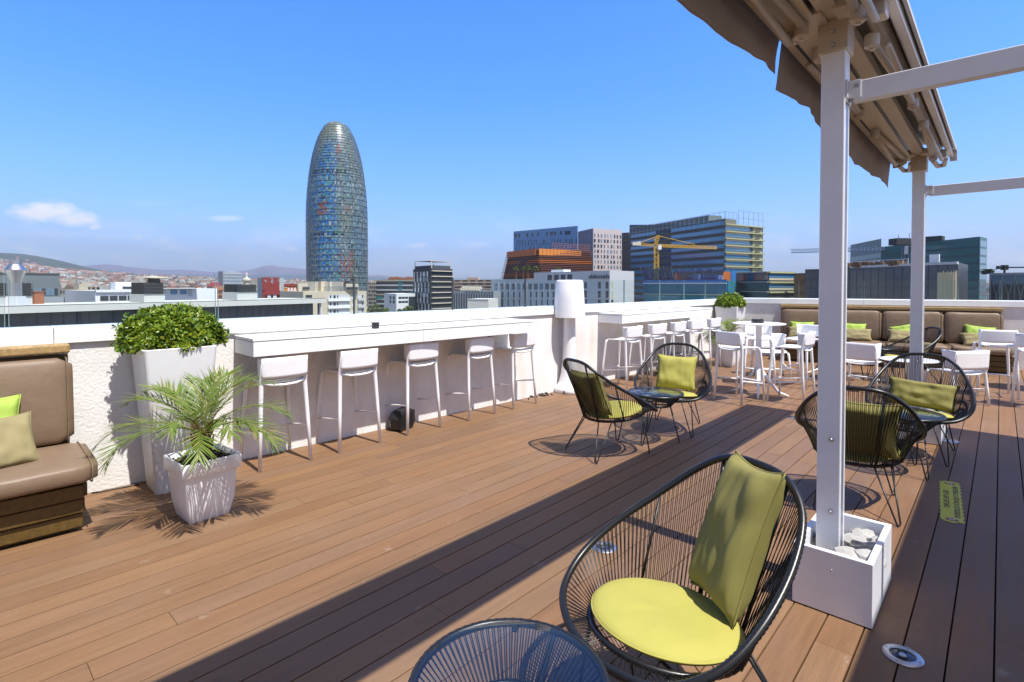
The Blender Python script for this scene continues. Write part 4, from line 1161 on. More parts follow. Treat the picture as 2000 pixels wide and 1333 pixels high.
def louver(label, px0, px1, py0, py1, back, pyb=None):
    a = rooftop_pos(px0, back); b = rooftop_pos(px1, back); Y = (a[1] + b[1]) / 2; t = thing('louvered_vent', label, 'vent', (0, 0, 0), 0, 'dark louvered rooftop vents')
    z1, z0 = ZT(py0, Y), ZT(py1, Y); q = back_of(a, b, 2.4)
    body(t, [a, b, q[0], q[1]], zf, z0, 'paint', (.52, .53, .50), 'plinth'); 
    sa, sb = lerp2(a, b, .04), lerp2(a, b, .96); qq = back_of(sa, sb, 2.2)
    body(t, [off(sa, .12), off(sb, .12), qq[0], qq[1]], z0, z1, 'paint', (.012, .013, .016), 'core')
    m = MB(); n = 8
    for k in range(n): 
        z = z0 + (z1 - z0) * (k + .5) / n; m.beam((a[0], a[1], z), (b[0], b[1], z), .16, (z1 - z0) / n * .42); m.beam((b[0], b[1], z), (q[0][0], q[0][1], z), .16, (z1 - z0) / n * .42)
    m.build('slats', M['w_dgrey'], t)
louver('dark louvered vent box left of the steel exhaust cowl', -12, 14, 553, 578, 3)
louver('dark louvered vent box right behind the steel exhaust cowl', 44, 63, 553, 579, 3.5)
louver('dark louvered vent on a pale plinth in front of the white building', 281, 322, 552, 575, 2)
louver('dark louvered vent on a pale plinth left of the red building', 463, 503, 556, 571, 2)
# steel cowl
c = rooftop_pos(31, 1.6); Yc = c[1]; zz = lambda py: ZT(py, Yc); rr = lambda px: px / F * Yc * .9
t = thing('exhaust_cowl', 'big galvanised steel exhaust cowl shaped like two joined cones on the neighbouring roof', 'exhaust cowl', (c[0], c[1], 0))
m = MB(); m.lathe([(rr(10), zz(592)), (rr(10), zz(549)), (rr(18), zz(530)), (rr(18.5), zz(528)), (rr(18), zz(526)), (rr(10.5), zz(517)), (rr(10.5), zz(508))], 32, capb=False); m.build('cone', M['steel'], t, auto=25)
m = MB(); m.ringbox([(rr(17), zf), (rr(11), zz(579))], rc=.02, nc=3); m.build('foot', M['w_lgrey'], t)
m = MB()
for k in range(6): m.lathe([(rr(10) + .03, 0), (rr(10) + .03, .04)], 32, c=(0, 0, zz(576) + k * (zz(552) - zz(576)) / 6))
m.build('rib', M['steel'], t)
# round cap vent
c = rooftop_pos(301, 2.6); Yc = c[1]; t = thing('mushroom_vent', 'flat capped mushroom vent above a louvered vent box', 'vent', (c[0], c[1], 0))
m = MB(); m.lathe([(.45, zf), (.45, ZT(549, Yc)), (.42, ZT(545, Yc))], 20); m.build('stem', M['w_dark'], t); m = MB(); m.lathe([(.5, ZT(545, Yc)), (.92, ZT(543, Yc)), (.9, ZT(541.5, Yc)), (.2, ZT(540, Yc))], 24); m.build('cap', M['w_cream'], t)
# terracotta chimney stub
c = rooftop_pos(66, 5); t = thing('brick_chimney', 'small terracotta brick chimney on the neighbouring roof', 'chimney', (c[0], c[1], 0)); m = MB(); m.bx(-.4, .4, -.4, .4, zf, ZT(570, c[1])); m.build('stack', M['w_brick'], t); m = MB(); m.bx(-.46, .46, -.46, .46, ZT(570, c[1]), ZT(569, c[1])); m.build('cap', M['w_brick'], t)
# domed turret
Yd = 300; x, y = xy(482, Yd); Z = lambda py: ZT(py, Yd); R_ = lambda p: p / F * Yd
t = thing('domed_turret', 'small pale domed turret with a lantern, in front of the purple mountain', 'turret', (x, y, 0)); FOOT.append((x, y, 8))
m = MB(); m.lathe([(R_(6), GZ), (R_(6), Z(552)), (R_(8.5), Z(548.5)), (R_(8.5), Z(547.5))], 20); m.build('base', M['w_cream'], t, auto=30)
m = MB(); m.lathe([(R_(8.5), Z(548)), (R_(7), Z(545)), (R_(3), Z(543)), (R_(1.8), Z(542)), (R_(1.8), Z(537)), (R_(2.1), Z(536)), (R_(.6), Z(534)), (.05, Z(531))], 20); m.build('dome', M['w_cream'], t, smooth=True)

# ---- grey building behind the cowl
t, P, poly = bldg('grey_office_block', 'blank grey metal office block with one window band behind the steel cowl', [(-8, 92), (117, 100)], ZT(535, 96), (.16, .185, .20), 16)
for k in range(7): slab(t, 'window', lerp2(P[0], P[1], .50 + k * .068), lerp2(P[0], P[1], .50 + k * .068 + .055), ZT(577, 98), ZT(564, 98), .3, 'gl_pale' if k % 3 else 'gl_dark', .06)
slab(t, 'lower_cladding', lerp2(P[0], P[1], .45), (P[1][0] + .6, P[1][1]), GZ, ZT(580, 99), .5, 'w_grey', .3); slab(t, 'roof_trim', P[0], P[1], ZT(535, 96) - .1, ZT(535, 96) + .15, .5, 'w_dgrey', .1)
# ---- white modern building
t, P, poly = bldg('white_villa_block', 'low white modern block with a ribbon of dark windows behind the clipped shrub', [(186, 110), (286, 118)], ZT(568, 114), (.80, .80, .80), 16)
windows(t, P[0], P[1], ZT(588, 114), ZT(577, 114), 5, 1, .9, .85, 'gl_dark', u0=.08, u1=.95); slab(t, 'cornice', P[0], P[1], ZT(571, 114), ZT(568, 114) + .2, .6, 'w_white', .35)
a = xy(226, 121); b = xy(284, 125); q = back_of(a, b, 9); body(t, [a, b, q[0], q[1]], ZT(568, 114), ZT(551.5, 123), 'paint', (.78, .79, .80), 'penthouse'); slab(t, 'penthouse_window', lerp2(a, b, .22), lerp2(a, b, .62), ZT(565, 123), ZT(560, 123), .3, 'gl_dark', .05)
t, P, poly = bldg('white_annex', 'white flat-roofed annex with a thin dark roof canopy right of the louvered vent', [(318, 120), (424, 130)], ZT(564, 125), (.78, .79, .80), 12)
for u0_, u1_ in ((.13, .25), (.30, .42)): slab(t, 'window', lerp2(P[0], P[1], u0_), lerp2(P[0], P[1], u1_), ZT(575, 125), ZT(566, 125), .3, 'gl_blue', .05)
slab(t, 'roof_canopy', (P[0][0], P[0][1] - 1.5), lerp2((P[0][0], P[0][1] - 1.5), (P[1][0], P[1][1] - 1.5), .7), ZT(561.5, 124), ZT(560, 124), 3, 'w_dgrey', .8); slab(t, 'blue_panel', lerp2(P[0], P[1], .44), lerp2(P[0], P[1], .52), ZT(579, 125), ZT(565.5, 125), .2, 'w_lgrey', .08)
# ---- balconied flats between the grey office and the white block
for nm, lb_, pts_, py_, cc_, mk_, nf_ in (('sandy_balcony_flats', 'sandy apartment block with stacked balconies left of the low white block', [(116, 215), (150, 205), (186, 216)], 566, (.50, .42, .30), 'w_cream', 6),
        ('brown_roof_terrace_flats', 'brown and cream flats with a roof terrace just above the low white block', [(150, 260), (196, 268)], 560, (.40, .29, .20), 'w_beige', 6),
        ('long_terracotta_flats', 'long row of flats with terracotta roofline and dark window bands right of the dark tower', [(886, 520), (962, 500)], 547, (.45, .24, .16), 'w_cream', 5),
        ('pale_terrace_flats', 'pale stepped flats with green blinds between the tower and the striped flats', [(719, 430), (737, 425)], 552, (.60, .50, .38), 'w_cream', 7)):
    Ym = pts_[0][1]; t, P, poly = bldg(nm, lb_, pts_, ZT(py_, Ym), cc_, 16); z_ = ZT(py_, Ym)
    for a_, b_ in zip(P, P[1:]):
        for k in range(nf_):
            slab(t, 'balcony', lerp2(a_, b_, .04), lerp2(a_, b_, .96), z_ - 3.1 * k - 3.0, z_ - 3.1 * k - 2.1, 1.1, mk_, .8)
            windows(t, a_, b_, z_ - 3.1 * k - 2.1, z_ - 3.1 * k - .2, 5, 1, .6, .8, 'gl_dark', seed=k, skip=.15)
    slab(t, 'roof_hut', lerp2(P[0], P[1], .3), lerp2(P[0], P[1], .6), z_, z_ + 2.2, 3, 'w_beige', -3)
# ---- brick flats with red roof
t, P, poly = bldg('brick_flats', 'brick apartment block with red hipped roof left of the grey gridded tower', [(404, 330), (416, 320), (435, 335)], ZT(559, 325), (.50, .27, .17), 20)
m = MB(); zt = ZT(559, 325); cx = sum(p[0] for p in poly) / 4; cy = sum(p[1] for p in poly) / 4; m.add([(p[0], p[1], zt) for p in poly] + [(cx - 2, cy, ZT(551.5, 330)), (cx + 2, cy, ZT(551.5, 330))], [(0, 1, 5, 4), (1, 2, 5), (2, 3, 4, 5), (3, 0, 4)]); m.build('roof', M['w_red'], t)
for k in range(5): slab(t, 'balcony', P[1], P[2], zt - 3.2 * k - 2.6, zt - 3.2 * k - 1.6, 1.2, 'w_orange', .9)
windows(t, P[0], P[1], zt - 16, zt - .5, 2, 5, .5, .5, 'gl_dark', seed=3)
# ---- gridded grey tower
t, P, poly = bldg('gridded_tower', 'pale blue-grey office tower with a fine grid of windows left of the domed turret', [(427, 520), (436, 505), (473, 530)], ZT(531.5, 515), (.33, .37, .41), 20, 'facade')
# re-skin with the window grid
for o in [o for o in t.children]: bpy.data.objects.remove(o)
m = MB(); m.prism([(p[0], p[1]) for p in poly], GZ, ZT(531.5, 515), (.40, .45, .49), uvm=True); m.build('wall', M['facade'], t); slab(t, 'side_wall', P[0], P[1], GZ, ZT(530.5, 515), .6, 'w_grey', .2); slab(t, 'roof_plant', lerp2(P[1], P[2], .4), lerp2(P[1], P[2], .9), ZT(533, 515), ZT(531, 515), 5, 'w_white', -1)
# ---- red building
t, P, poly = bldg('red_house', 'dark red roof-terrace house with white satellite dishes left of the tall rounded tower', [(512, 150), (546, 152)], ZT(542, 151), (.25, .03, .028), 8)
m = MB()
for (px, py, r0) in ((519, 548, 2.2), (532, 544.5, 2.0), (532, 550, 2.5), (543.5, 546.5, 1.8)):
    v = AT(px, py, 149.2); rad = r0 / F * 149; a_ = v
    for k in range(16):
        th = 2 * pi * k / 16
    b = len(m.v); m.v += [(v.x + rad * cos(2 * pi * k / 16), v.y - .2 - .1 * sin(2 * pi * k / 16), v.z + rad * sin(2 * pi * k / 16)) for k in range(16)] + [(v.x, v.y + .15, v.z)]
    for k in range(16): m.face((b + k, b + (k + 1) % 16, b + 16))
    m.tube([(v.x, v.y + .1, v.z), (v.x, v.y + .3, v.z - .6), (v.x, v.y + .5, v.z - .6)], .05, 5)
for k in range(1): m.build('satellite_dishes', M['w_white'], t)
a, b = xy(503, 155), xy(513, 152); q = back_of(a, b, 6); body(t, [a, b, q[0], q[1]], GZ, ZT(543, 153), 'paint', (.36, .42, .45), 'stair_tower')
t2, P, poly = bldg('red_terrace_flats', 'red banded terrace flats with an orange wall and white doors', [(512, 149), (585, 153)], ZT(571, 151), (.27, .035, .03), 10)
a, b = xy(546, 156), xy(581, 158); q = back_of(a, b, 6); body(t2, [a, b, q[0], q[1]], ZT(571, 151), ZT(556, 157), 'paint', (.62, .24, .03), 'orange_wall'); slab(t2, 'red_parapet', a, b, ZT(559.5, 157), ZT(555, 157), .5, 'w_red', .3)
a, b = xy(514, 153.5), xy(548, 155); slab(t2, 'white_room', a, b, ZT(571, 151), ZT(560, 154), 1.0, 'w_white', 0); slab(t2, 'door', lerp2(a, b, .6), lerp2(a, b, .9), ZT(571, 151), ZT(563, 154), .3, 'gl_dark', .1); slab(t2, 'awning', lerp2(a, b, .4), xy(560, 154), ZT(563, 154), ZT(561.5, 154), 2.0, 'w_cream', 1.4)
a, b = xy(561, 155.5), xy(579, 156.3); windows(t2, a, b, ZT(570, 156), ZT(562, 156), 3, 1, .6, .9, 'w_white', proud=.25)
P = [xy(520, 148.6), xy(586, 152.2)]; slab(t2, 'balcony', P[0], P[1], ZT(575.5, 150), ZT(570, 150), 1.4, 'w_red', .9); windows(t2, P[0], P[1], ZT(582, 150), ZT(576, 150), 6, 1, .6, .9, 'w_white', seed=5, skip=.3, proud=.7)
# ---- beige block in front of the tower
Yb = 118
t, P, poly = bldg('beige_flats', 'beige apartment block with recessed balconies at the foot of the tall rounded tower', [(592, 114), (716, 124)], ZT(569.5, 118), (.56, .49, .37), 14)
zt = ZT(569.5, 118); H3 = ZT(579, 118) - ZT(593.3, 118)
for (u0_, u1_) in ((.37, .71), (.85, .95)):
    for k in range(6):
        z1 = ZT(576, 118) - H3 * k
        slab(t, 'loggia', lerp2(P[0], P[1], u0_), lerp2(P[0], P[1], u1_), z1 - H3 * .88, z1, .3, 'w_lgrey', .02)
        slab(t, 'balcony', lerp2(P[0], P[1], u0_ - .005), lerp2(P[0], P[1], u1_ + .005), z1 - H3 * .90, z1 - H3 * .52, .5, 'w_white' if u0_ < .5 else 'w_lgrey', .45)
        for c in ((.40, .42), (.455, .49), (.515, .53)) if u0_ < .5 else ((.92, .94),): slab(t, 'balcony_door', lerp2(P[0], P[1], c[0]), lerp2(P[0], P[1], c[1]), z1 - H3 * .8, z1 - .15, .3, 'gl_dark', .06)
windows(t, P[0], P[1], ZT(576, 118) - 6 * H3, ZT(576, 118), 1, 6, 1, .42, 'w_white', u0=.745, u1=.775, name='shutter'); windows(t, P[0], P[1], ZT(582, 118), ZT(575, 118), 1, 1, 1, .7, 'gl_dark', u0=.035, u1=.13)
for (p0, p1, py, cc) in ((583, 612, 554, (.58, .52, .42)), (616, 622, 550.5, (.5, .46, .4)), (627, 639, 550, (.58, .50, .38)), (644, 656, 550.5, (.60, .54, .44)), (667, 671, 550.5, (.5, .46, .4)), (676, 700, 554.5, (.58, .52, .42))):
    a, b = xy(p0, 120.5), xy(p1, 121.5); q = back_of(a, b, 5); body(t, [a, b, q[0], q[1]], zt, ZT(py, 121), 'paint', cc, 'penthouse')
for p0, p1 in ((591, 610), (677, 699)): slab(t, 'penthouse_window', xy(p0, 120.4), xy(p1, 121.3), zt + .4, ZT(561, 121), .3, 'gl_dark', .05)
m = MB()
for px in (617, 629, 643, 668, 679, 585, 588, 593): v = AT(px, 549.5 if px > 600 else 552.5, 122.5); m.bx(v.x - .45, v.x + .45, v.y - .4, v.y + .4, v.z - 1.6, v.z)
m.build('chimney', M['w_dark'], t)
m = MB()
for k in range(60):
    a = lerp2(P[0], P[1], .3 + .68 * k / 59); m.box((a[0], a[1] + .4, zt + .5), (.06, .06, 1.0))
a = lerp2(P[0], P[1], .3); b = lerp2(P[0], P[1], .98); m.beam((a[0], a[1] + .4, zt + 1.02), (b[0], b[1] + .4, zt + 1.02), .08, .08); m.build('roof_railing', M['w_metal'], t)

# ---- the rounded tower
TY = 344.0; R0 = 59.3 / F * TY; tx, ty = xy(659.5, TY + R0 * .3); t = thing('rounded_tower', 'tall bullet-shaped tower clad in blue, grey and rusty red glass panels', 'tower', (tx, ty, 0)); FOOT.append((tx, ty, 24))
prof = [(233.5, 0), (235, 13), (239, 20.5), (244, 24.5), (250, 28), (265, 35.2), (280, 40.5), (298, 45.5), (319, 49.7), (340, 53), (370, 56.5), (400, 58.5), (430, 59.2), (480, 59.3), (520, 59.1), (560, 58.8), (640, 58.0), (660, 57.5)]
prof = [(ZT(py, TY), w / F * TY) for py, w in prof][::-1]; prof[0] = (GZ, prof[0][1])
def Rz(z): return interp(z, prof)
ztop = prof[-1][0]; rT = random.Random(5)
m = MB(); NA, NZ = 132, 118; zs = []
for j in range(NZ + 1):
    s_ = j / NZ; zs.append(GZ + (ztop - GZ) * (1 - (1 - s_) ** 1.12) if s_ < 1 else ztop)
base_i = 0
for j in range(NZ + 1):
    for i in range(NA):
        a = 2 * pi * i / NA; R_ = max(Rz(zs[j]) * .99, .4) - .35; m.v.append((R_ * cos(a), R_ * sin(a), zs[j]))
floor_h = 3.55
for j in range(NZ):
    zc = (zs[j] + zs[j + 1]) / 2; hrel = (zc + 34) / (ztop + 34)
    for i in range(NA):
        a = 2 * pi * (i + .5) / NA; dx = cos(a + pi / 2)          # 0 facing camera, +-1 at the silhouettes
        side = cos(a)                                             # -1 left, +1 right
        nz = noise.noise(Vector((side * 3, sin(a) * 3, zc * .05))); n2 = noise.noise(Vector((side * 9, sin(a) * 9, zc * .16 + 7)))
        blue = max(0, 1 - abs(side + .12) / .62) * (1 - max(0, (hrel - .80) / .1)) * (.45 + .75 * max(0, min(1, (hrel - .28) / .25)))
        blue = max(0, min(1, blue * 1.15 + nz * .45 + .22))
        g = .78 + .42 * rT.random()
        c1 = Vector((.018, .13, .40)); c2 = Vector((.145, .165, .13)); c3 = Vector((.07, .26, .34))
        c = c2.lerp(c1 if rT.random() < .65 else c3, blue) * g
        if rT.random() < .12: c = Vector((.28, .36, .36)) * (.6 + .5 * rT.random())
        elif rT.random() < .12: c = Vector((.035, .05, .06))
        elif rT.random() < .10: c = Vector((.07, .18, .16))
        red = noise.noise(Vector((side * 2.2 + 4.1, sin(a) * 2.2, zc * .055 + 1.7)))
        spot_ = (abs(side + .18) < .16 and .555 < hrel < .615) or (abs(side - .55) < .2 and .24 < hrel < .40 and rT.random() < .5) or (red > .6)
        if spot_ and rT.random() < .7: c = Vector((.24, .09, .08)) * (.6 + .6 * rT.random())
        if (.468 < hrel < .480 or .745 < hrel < .757) and abs(side) < .62 and noise.noise(Vector((a * 14, hrel * 3, 0))) > -.05: c = Vector((.008, .01, .012))
        b = j * NA + i; b2 = j * NA + (i + 1) % NA
        m.face((b, b2, b2 + NA, b + NA), tuple(c))
M['tower'] = mat('tower_panels', (1, 1, 1), .34, attr=True, spec=.5); m.build('panel_skin', M['tower'], t, smooth=True)
m = MB(); z = GZ + 2
while z < ztop - 2.5:      # glass louvre rings, one per storey, and finer ones between
    R_ = Rz(z) * .99 - .10; m.tube([(R_ * cos(2 * pi * i / 96), R_ * sin(2 * pi * i / 96), z) for i in range(96)], .12, 4, closed=True); z += floor_h * (1.0 if z < 70 else .5)
m.build('floor_rings', mat('ring_metal', (.15, .20, .20), .5), t, smooth=True)
m = MB()
for i in range(66):
    a = 2 * pi * i / 66; pts = []
    for j in range(0, NZ - 3, 5): R_ = Rz(zs[j]) * .99 - .12; pts.append((R_ * cos(a), R_ * sin(a), zs[j]))
    m.tube(pts, .06, 4, cap=False)
m.build('mullions', mat('mullion_metal', (.14, .17, .17), .45), t)

# ---- buildings between the tower and the dark block
t, P, poly = bldg('striped_flats', 'long apartment block with white and teal balcony bands right of the tower', [(735, 365), (812, 350)], ZT(547, 357), (.12, .11, .11), 16)
H3 = 3.15; zt = ZT(547, 357)
for k in range(14): slab(t, 'balcony', lerp2(P[0], P[1], .02), lerp2(P[0], P[1], 1), zt - H3 * k - 1.0, zt - H3 * k, 1.0, 'w_white' if k % 3 else 'w_cream', .7)
for k, (a, b) in enumerate(((.58, .68), (.58, .68), (.85, .98), (.0, .18), (.5, .7))): slab(t, 'teal_blind', lerp2(P[0], P[1], a), lerp2(P[0], P[1], b), zt - H3 * (k + 1) - .4, zt - H3 * (k + 1) + .2 + 1.2, .4, 'w_teal', .75)
m = MB(); 
for k in range(12): c = lerp2(P[0], P[1], .3 + .06 * k); m.box((c[0], c[1] + 5, zt + .8), (random.uniform(1, 4), 3, random.uniform(1, 3)))
m.build('roof_hut', M['w_brick'], t)
t, P, poly = bldg('white_office', 'white office building with grey side wall and a ribbon of windows behind the trees', [(750, 318), (774, 300), (812, 312)], ZT(574, 305), (.76, .77, .78), 16)
windows(t, P[0], P[1], ZT(594, 305), ZT(578, 305), 2, 2, .5, .75, 'gl_dark', u0=.4, u1=.95); windows(t, P[1], P[2], ZT(594, 305), ZT(578, 305), 3, 2, .9, .5, 'gl_dark', u0=.1, u1=.6); slab(t, 'curtain_wall', lerp2(P[1], P[2], .62), P[2], ZT(610, 305), ZT(580, 305), .4, 'gl_dark', .1)

# ---- dark tower with pergola roof
t, P, poly = bldg('dark_office_tower', 'slender dark grey tower with white slats and a sloping white pergola on its roof', [(807, 318), (843, 298), (884, 312)], ZT(525, 303), (.045, .052, .062), 20)
zt = ZT(525, 303); H3 = 10.45 / F * 303
for k in range(16): slab(t, 'floor_edge', (P[1][0], P[1][1] - .2), lerp2(P[1], P[2], 1.01), zt - 1.2 - H3 * k - .45, zt - 1.2 - H3 * k, 1.2, 'w_cream', .8)
for k in range(9): slab(t, 'window_band', lerp2(P[1], P[2], .02), lerp2(P[1], P[2], .98), zt - 1.2 - H3 * (k + 1) + .7, zt - 1.2 - H3 * k - .8, .3, 'gl_dark', .1)
r = random.Random(8)
for j in range(9):
    for i in range(5):
        c = .05 + .18 * i + (.06 if (j // 2) % 2 else 0); slab(t, 'white_slat', lerp2(P[0], P[1], c), lerp2(P[0], P[1], c + .055), zt - 1.5 - H3 * (j + 1), zt - 1.5 - H3 * j - .2, .3, 'w_lgrey' if r.random() < .6 else 'w_white', .25)
        if i < 4: slab(t, 'window', lerp2(P[0], P[1], c + .06), lerp2(P[0], P[1], c + .15), zt - 1.0 - H3 * (j + 1), zt - 1.5 - H3 * j - .6, .3, 'gl_pale' if r.random() < .3 else 'gl_dark', .1)
a, b = lerp2(P[0], P[1], .15), lerp2(P[0], P[1], .95); q = [(p[0] * .9 + sum(v[0] for v in poly) / 4 * .1, p[1] * .9 + sum(v[1] for v in poly) / 4 * .1) for p in poly]
m = MB(); m.prism(q, zt, ZT(519.5, 308), (.07, .08, .09)); m.build('plant_room', M['paint'], t)
m = MB(); zc = ZT(511.5, 308)
for k in range(16):
    a = lerp2(q[1], q[2], k / 15); b = lerp2(q[0], q[3], k / 15); m.beam((a[0], a[1], zc), (b[0], b[1], zc + .6), 1.1, .25)
for p in q: m.box((p[0], p[1], (zt + zc) / 2), (.4, .4, zc - zt))
m.build('roof_pergola', M['w_cream'], t)

# ---- low grey striped building and white box
t, P, poly = bldg('striped_grey_block', 'low grey block with vertical stripes and saw-tooth white roof right of the dark tower', [(885, 235), (964, 225)], ZT(569, 230), (.28, .32, .35), 20)
windows(t, P[0], P[1], ZT(606, 230), ZT(573, 230), 16, 1, .35, .95, 'gl_dark', seed=2); m = MB()
for k in range(9): c = lerp2(P[0], P[1], .22 + .055 * k); m.box((c[0], c[1] + 5, ZT(568, 230) + .7), (1.3, 6, 1.8), M=Matrix.Rotation(.7, 3, 'Y'))
m.build('saw_tooth_roof', M['w_cream'], t); windows(t, P[0], P[1], ZT(572.5, 230), ZT(568.8, 230), 9, 1, .5, .5, 'gl_dark', u0=.3, u1=1)
t, P, poly = bldg('white_box_roof', 'plain white boxy roof structure in front of the grey striped block', [(913, 190), (954, 188)], ZT(584.5, 189), (.68, .66, .60), 12)
slab(t, 'parapet_cap', P[0], P[1], ZT(585.5, 189), ZT(584, 189), .5, 'w_white', .15)

# ---- hotel
t, P, poly = bldg('corner_hotel', 'long grey-white hotel with rows of tall windows and its name in dark letters', [(960, 236), (1190, 186), (1237, 200)], ZT(545.5, 220), (.48, .55, .58), 26)
zlow = ZT(545.5, 220); zhi = ZT(529.5, 190); uu = lambda px: (lambda k: (k * P[0][1] - P[0][0]) / ((P[1][0] - P[0][0]) - k * (P[1][1] - P[0][1])))((px - CX) / F)
a = lerp2(P[0], P[1], uu(1043)); q3 = (P[2][0] + a[0] - P[1][0], P[2][1] + a[1] - P[1][1])
aa = back_of(a, P[1], .15)
n_ = Vector((P[1][0] - P[0][0], P[1][1] - P[0][1])).normalized(); no = Vector((n_.y, -n_.x)) * .06; no = no if no.dot(Vector(P[0])) < 0 else -no
body(t, [(a[0] + no.x, a[1] + no.y), (P[1][0] + no.x, P[1][1] + no.y), (P[2][0] + .1, P[2][1] - .02), q3], GZ, zhi, 'paint', (.50, .56, .60), 'tall_wing')
slab(t, 'side_facade', (P[1][0] + .02, P[1][1]), (P[2][0] + .1, P[2][1]), GZ, zhi + .1, .5, 'w_cream2' if 'w_cream2' in M else 'w_lgrey', .18)
Hh = 16.0 / F * 200
cols = [970 + 11 * i for i in range(20)]
zr = [ZT(566, 215), ZT(582, 215), ZT(597.5, 215)]
for i, px in enumerate(cols):
    u = uu(px); 
    if u > .76: continue
    wbig = .042 if True else .03
    Yl = P[0][1] + (P[1][1] - P[0][1]) * u
    slab(t, 'window', lerp2(P[0], P[1], u - .0165), lerp2(P[0], P[1], u + .0165), ZT(566, Yl), ZT(554.5, Yl), .35, 'gl_mid' if i % 4 else 'gl_pale', .12)
    slab(t, 'window', lerp2(P[0], P[1], u - .002), lerp2(P[0], P[1], u + .014), ZT(581.5, Yl), ZT(570, Yl), .35, 'gl_mid', .12)
    slab(t, 'window', lerp2(P[0], P[1], u - .001), lerp2(P[0], P[1], u + .008), ZT(598, Yl), ZT(585, Yl), .35, 'gl_dark', .12)
    slab(t, 'white_fin', lerp2(P[0], P[1], u + .018), lerp2(P[0], P[1], u + .023), ZT(583, Yl), ZT(553, Yl), .4, 'w_white', .2)
for px in (1074, 1087, 1100, 1113): u = uu(px); slab(t, 'window', lerp2(P[0], P[1], u - .018), lerp2(P[0], P[1], u + .018), ZT(548, 205), ZT(537, 205), .35, 'gl_dark', .14)
for px in (1144, 1171, 1186):
    for (y0, y1) in ((564, 551), (582, 568.5), (600, 585.5)): u = uu(px); slab(t, 'window', lerp2(P[0], P[1], u - .009), lerp2(P[0], P[1], u + .009), ZT(y0, 190), ZT(y1, 190), .35, 'gl_dark', .14)
# name sign
u = uu(1171.5); c = lerp2(P[0], P[1], u); ang = atan2(n_.y, n_.x)
o = text('sbhotels', 2.2, t, (c[0] + no.x * 8, c[1] + no.y * 8, ZT(540.8, 190)), (pi / 2, 0, ang), M['w_dark'], name='name_sign', extrude=.04, sx=1.2, bold=.025)
for px, y0, y1, w in ((1231, 546, 534.5, .16), (1231, 566, 551, .16)): 
    k = .78; slab(t, 'window', lerp2(P[1], P[2], k), lerp2(P[1], P[2], k + .17), ZT(y0, 197), ZT(y1, 197), .35, 'gl_dark', .22)
for k in (.06, .24, .45): 
    for (y0, y1) in ((564, 551), (583, 569)): slab(t, 'window', lerp2(P[1], P[2], k), lerp2(P[1], P[2], k + .07), ZT(y0, 195), ZT(y1, 195), .35, 'w_ygreen', .21)
for k in (.06, .24, .45, .62, .8): slab(t, 'window', lerp2(P[1], P[2], k), lerp2(P[1], P[2], k + .08), ZT(590, 195), ZT(584.5, 195), .35, 'gl_dark', .21)
slab(t, 'roof_clutter', lerp2(P[0], P[1], uu(1066)), lerp2(P[0], P[1], uu(1090)), zhi - .2, zhi + 1.0, 4, 'w_white', -3); slab(t, 'roof_clutter', lerp2(P[0], P[1], uu(1000)), lerp2(P[0], P[1], uu(1036)), zlow - .2, zlow + .5, 3, 'w_brick', -6)
# palms on the hotel roof
def roof_palm(label, px, py, Y, w):
    v = AT(px, py, Y); s_ = w / F * Y; t = thing('roof_palm', label, 'palm', (v.x, v.y, 0), 0, 'palms on the hotel roof'); m = MB(); m.tube([(0, 0, zlow - .5), (.05, 0, v.z)], [s_ * .10, s_ * .07], 7); m.build('trunk', M['bark'], t)
    m = MB(); r = random.Random(int(px))
    for k in range(70):
        a = r.uniform(0, 2 * pi); e = r.uniform(-.5, 1.4); d = Vector((cos(a) * cos(e), sin(a) * cos(e), sin(e))); L = s_ * r.uniform(.42, .58); q = d.cross(Vector((0, 0, 1))).normalized() * L * .12
        g = r.uniform(.7, 1.2); b = len(m.v); m.v += [(0, 0, v.z), tuple(Vector((0, 0, v.z)) + d * L * .6 + q), tuple(Vector((0, 0, v.z - L * .2)) + d * L), tuple(Vector((0, 0, v.z)) + d * L * .6 - q)]; m.face((b, b + 1, b + 2, b + 3), (.13 * g, .17 * g, .03 * g))
    m.build('crown', M['leaf'], t)
for i, (px, py, w) in enumerate(((1008, 525, 13), (1022, 525.5, 12), (1031, 524, 15), (1046, 525.5, 15))): roof_palm(['leftmost palm on the hotel roof, standing apart', 'smaller palm on the hotel roof between two others', 'tallest palm in the middle of the hotel roof group', 'rightmost palm of the hotel roof group'][i], px, py, 228, w)
roof_palm('bright green rooftop plant on the taller hotel wing', 1091, 526, 212, 9)
# ---- rust coloured leaning building
t = thing('rust_louvered_building', 'leaning building wrapped in horizontal rust-brown louvres with an orange crown', 'building')
z0, z1 = GZ, ZT(489, 320); 
def rust(pxs, z, col, name, mk='paint'):
    pass
def ring_at(f):   # plan shape flares upward; f 0 bottom (y=545) 1 top (y=487)
    l = 982 + 12 * f; return [xy(l, 350), xy(1056 - 6 * f, 318), xy(1152, 340), xy(1150, 400), xy(l + 4, 410)]
zb = ZT(546, 320)
m = MB(); a = ring_at(0); b = ring_at(1); nn5 = 5
m.add([(p[0], p[1], GZ) for p in a] + [(p[0], p[1], zb) for p in a] + [(p[0], p[1], ZT(491, 330)) for p in b], [(i, (i + 1) % 5, (i + 1) % 5 + 5, i + 5) for i in range(5)] + [(i + 5, (i + 1) % 5 + 5, (i + 1) % 5 + 10, i + 10) for i in range(5)] + [(10, 11, 12, 13, 14)], (.085, .05, .045)); m.build('dark_core', M['paint'], t); FOOT.append((25, 360, 40))
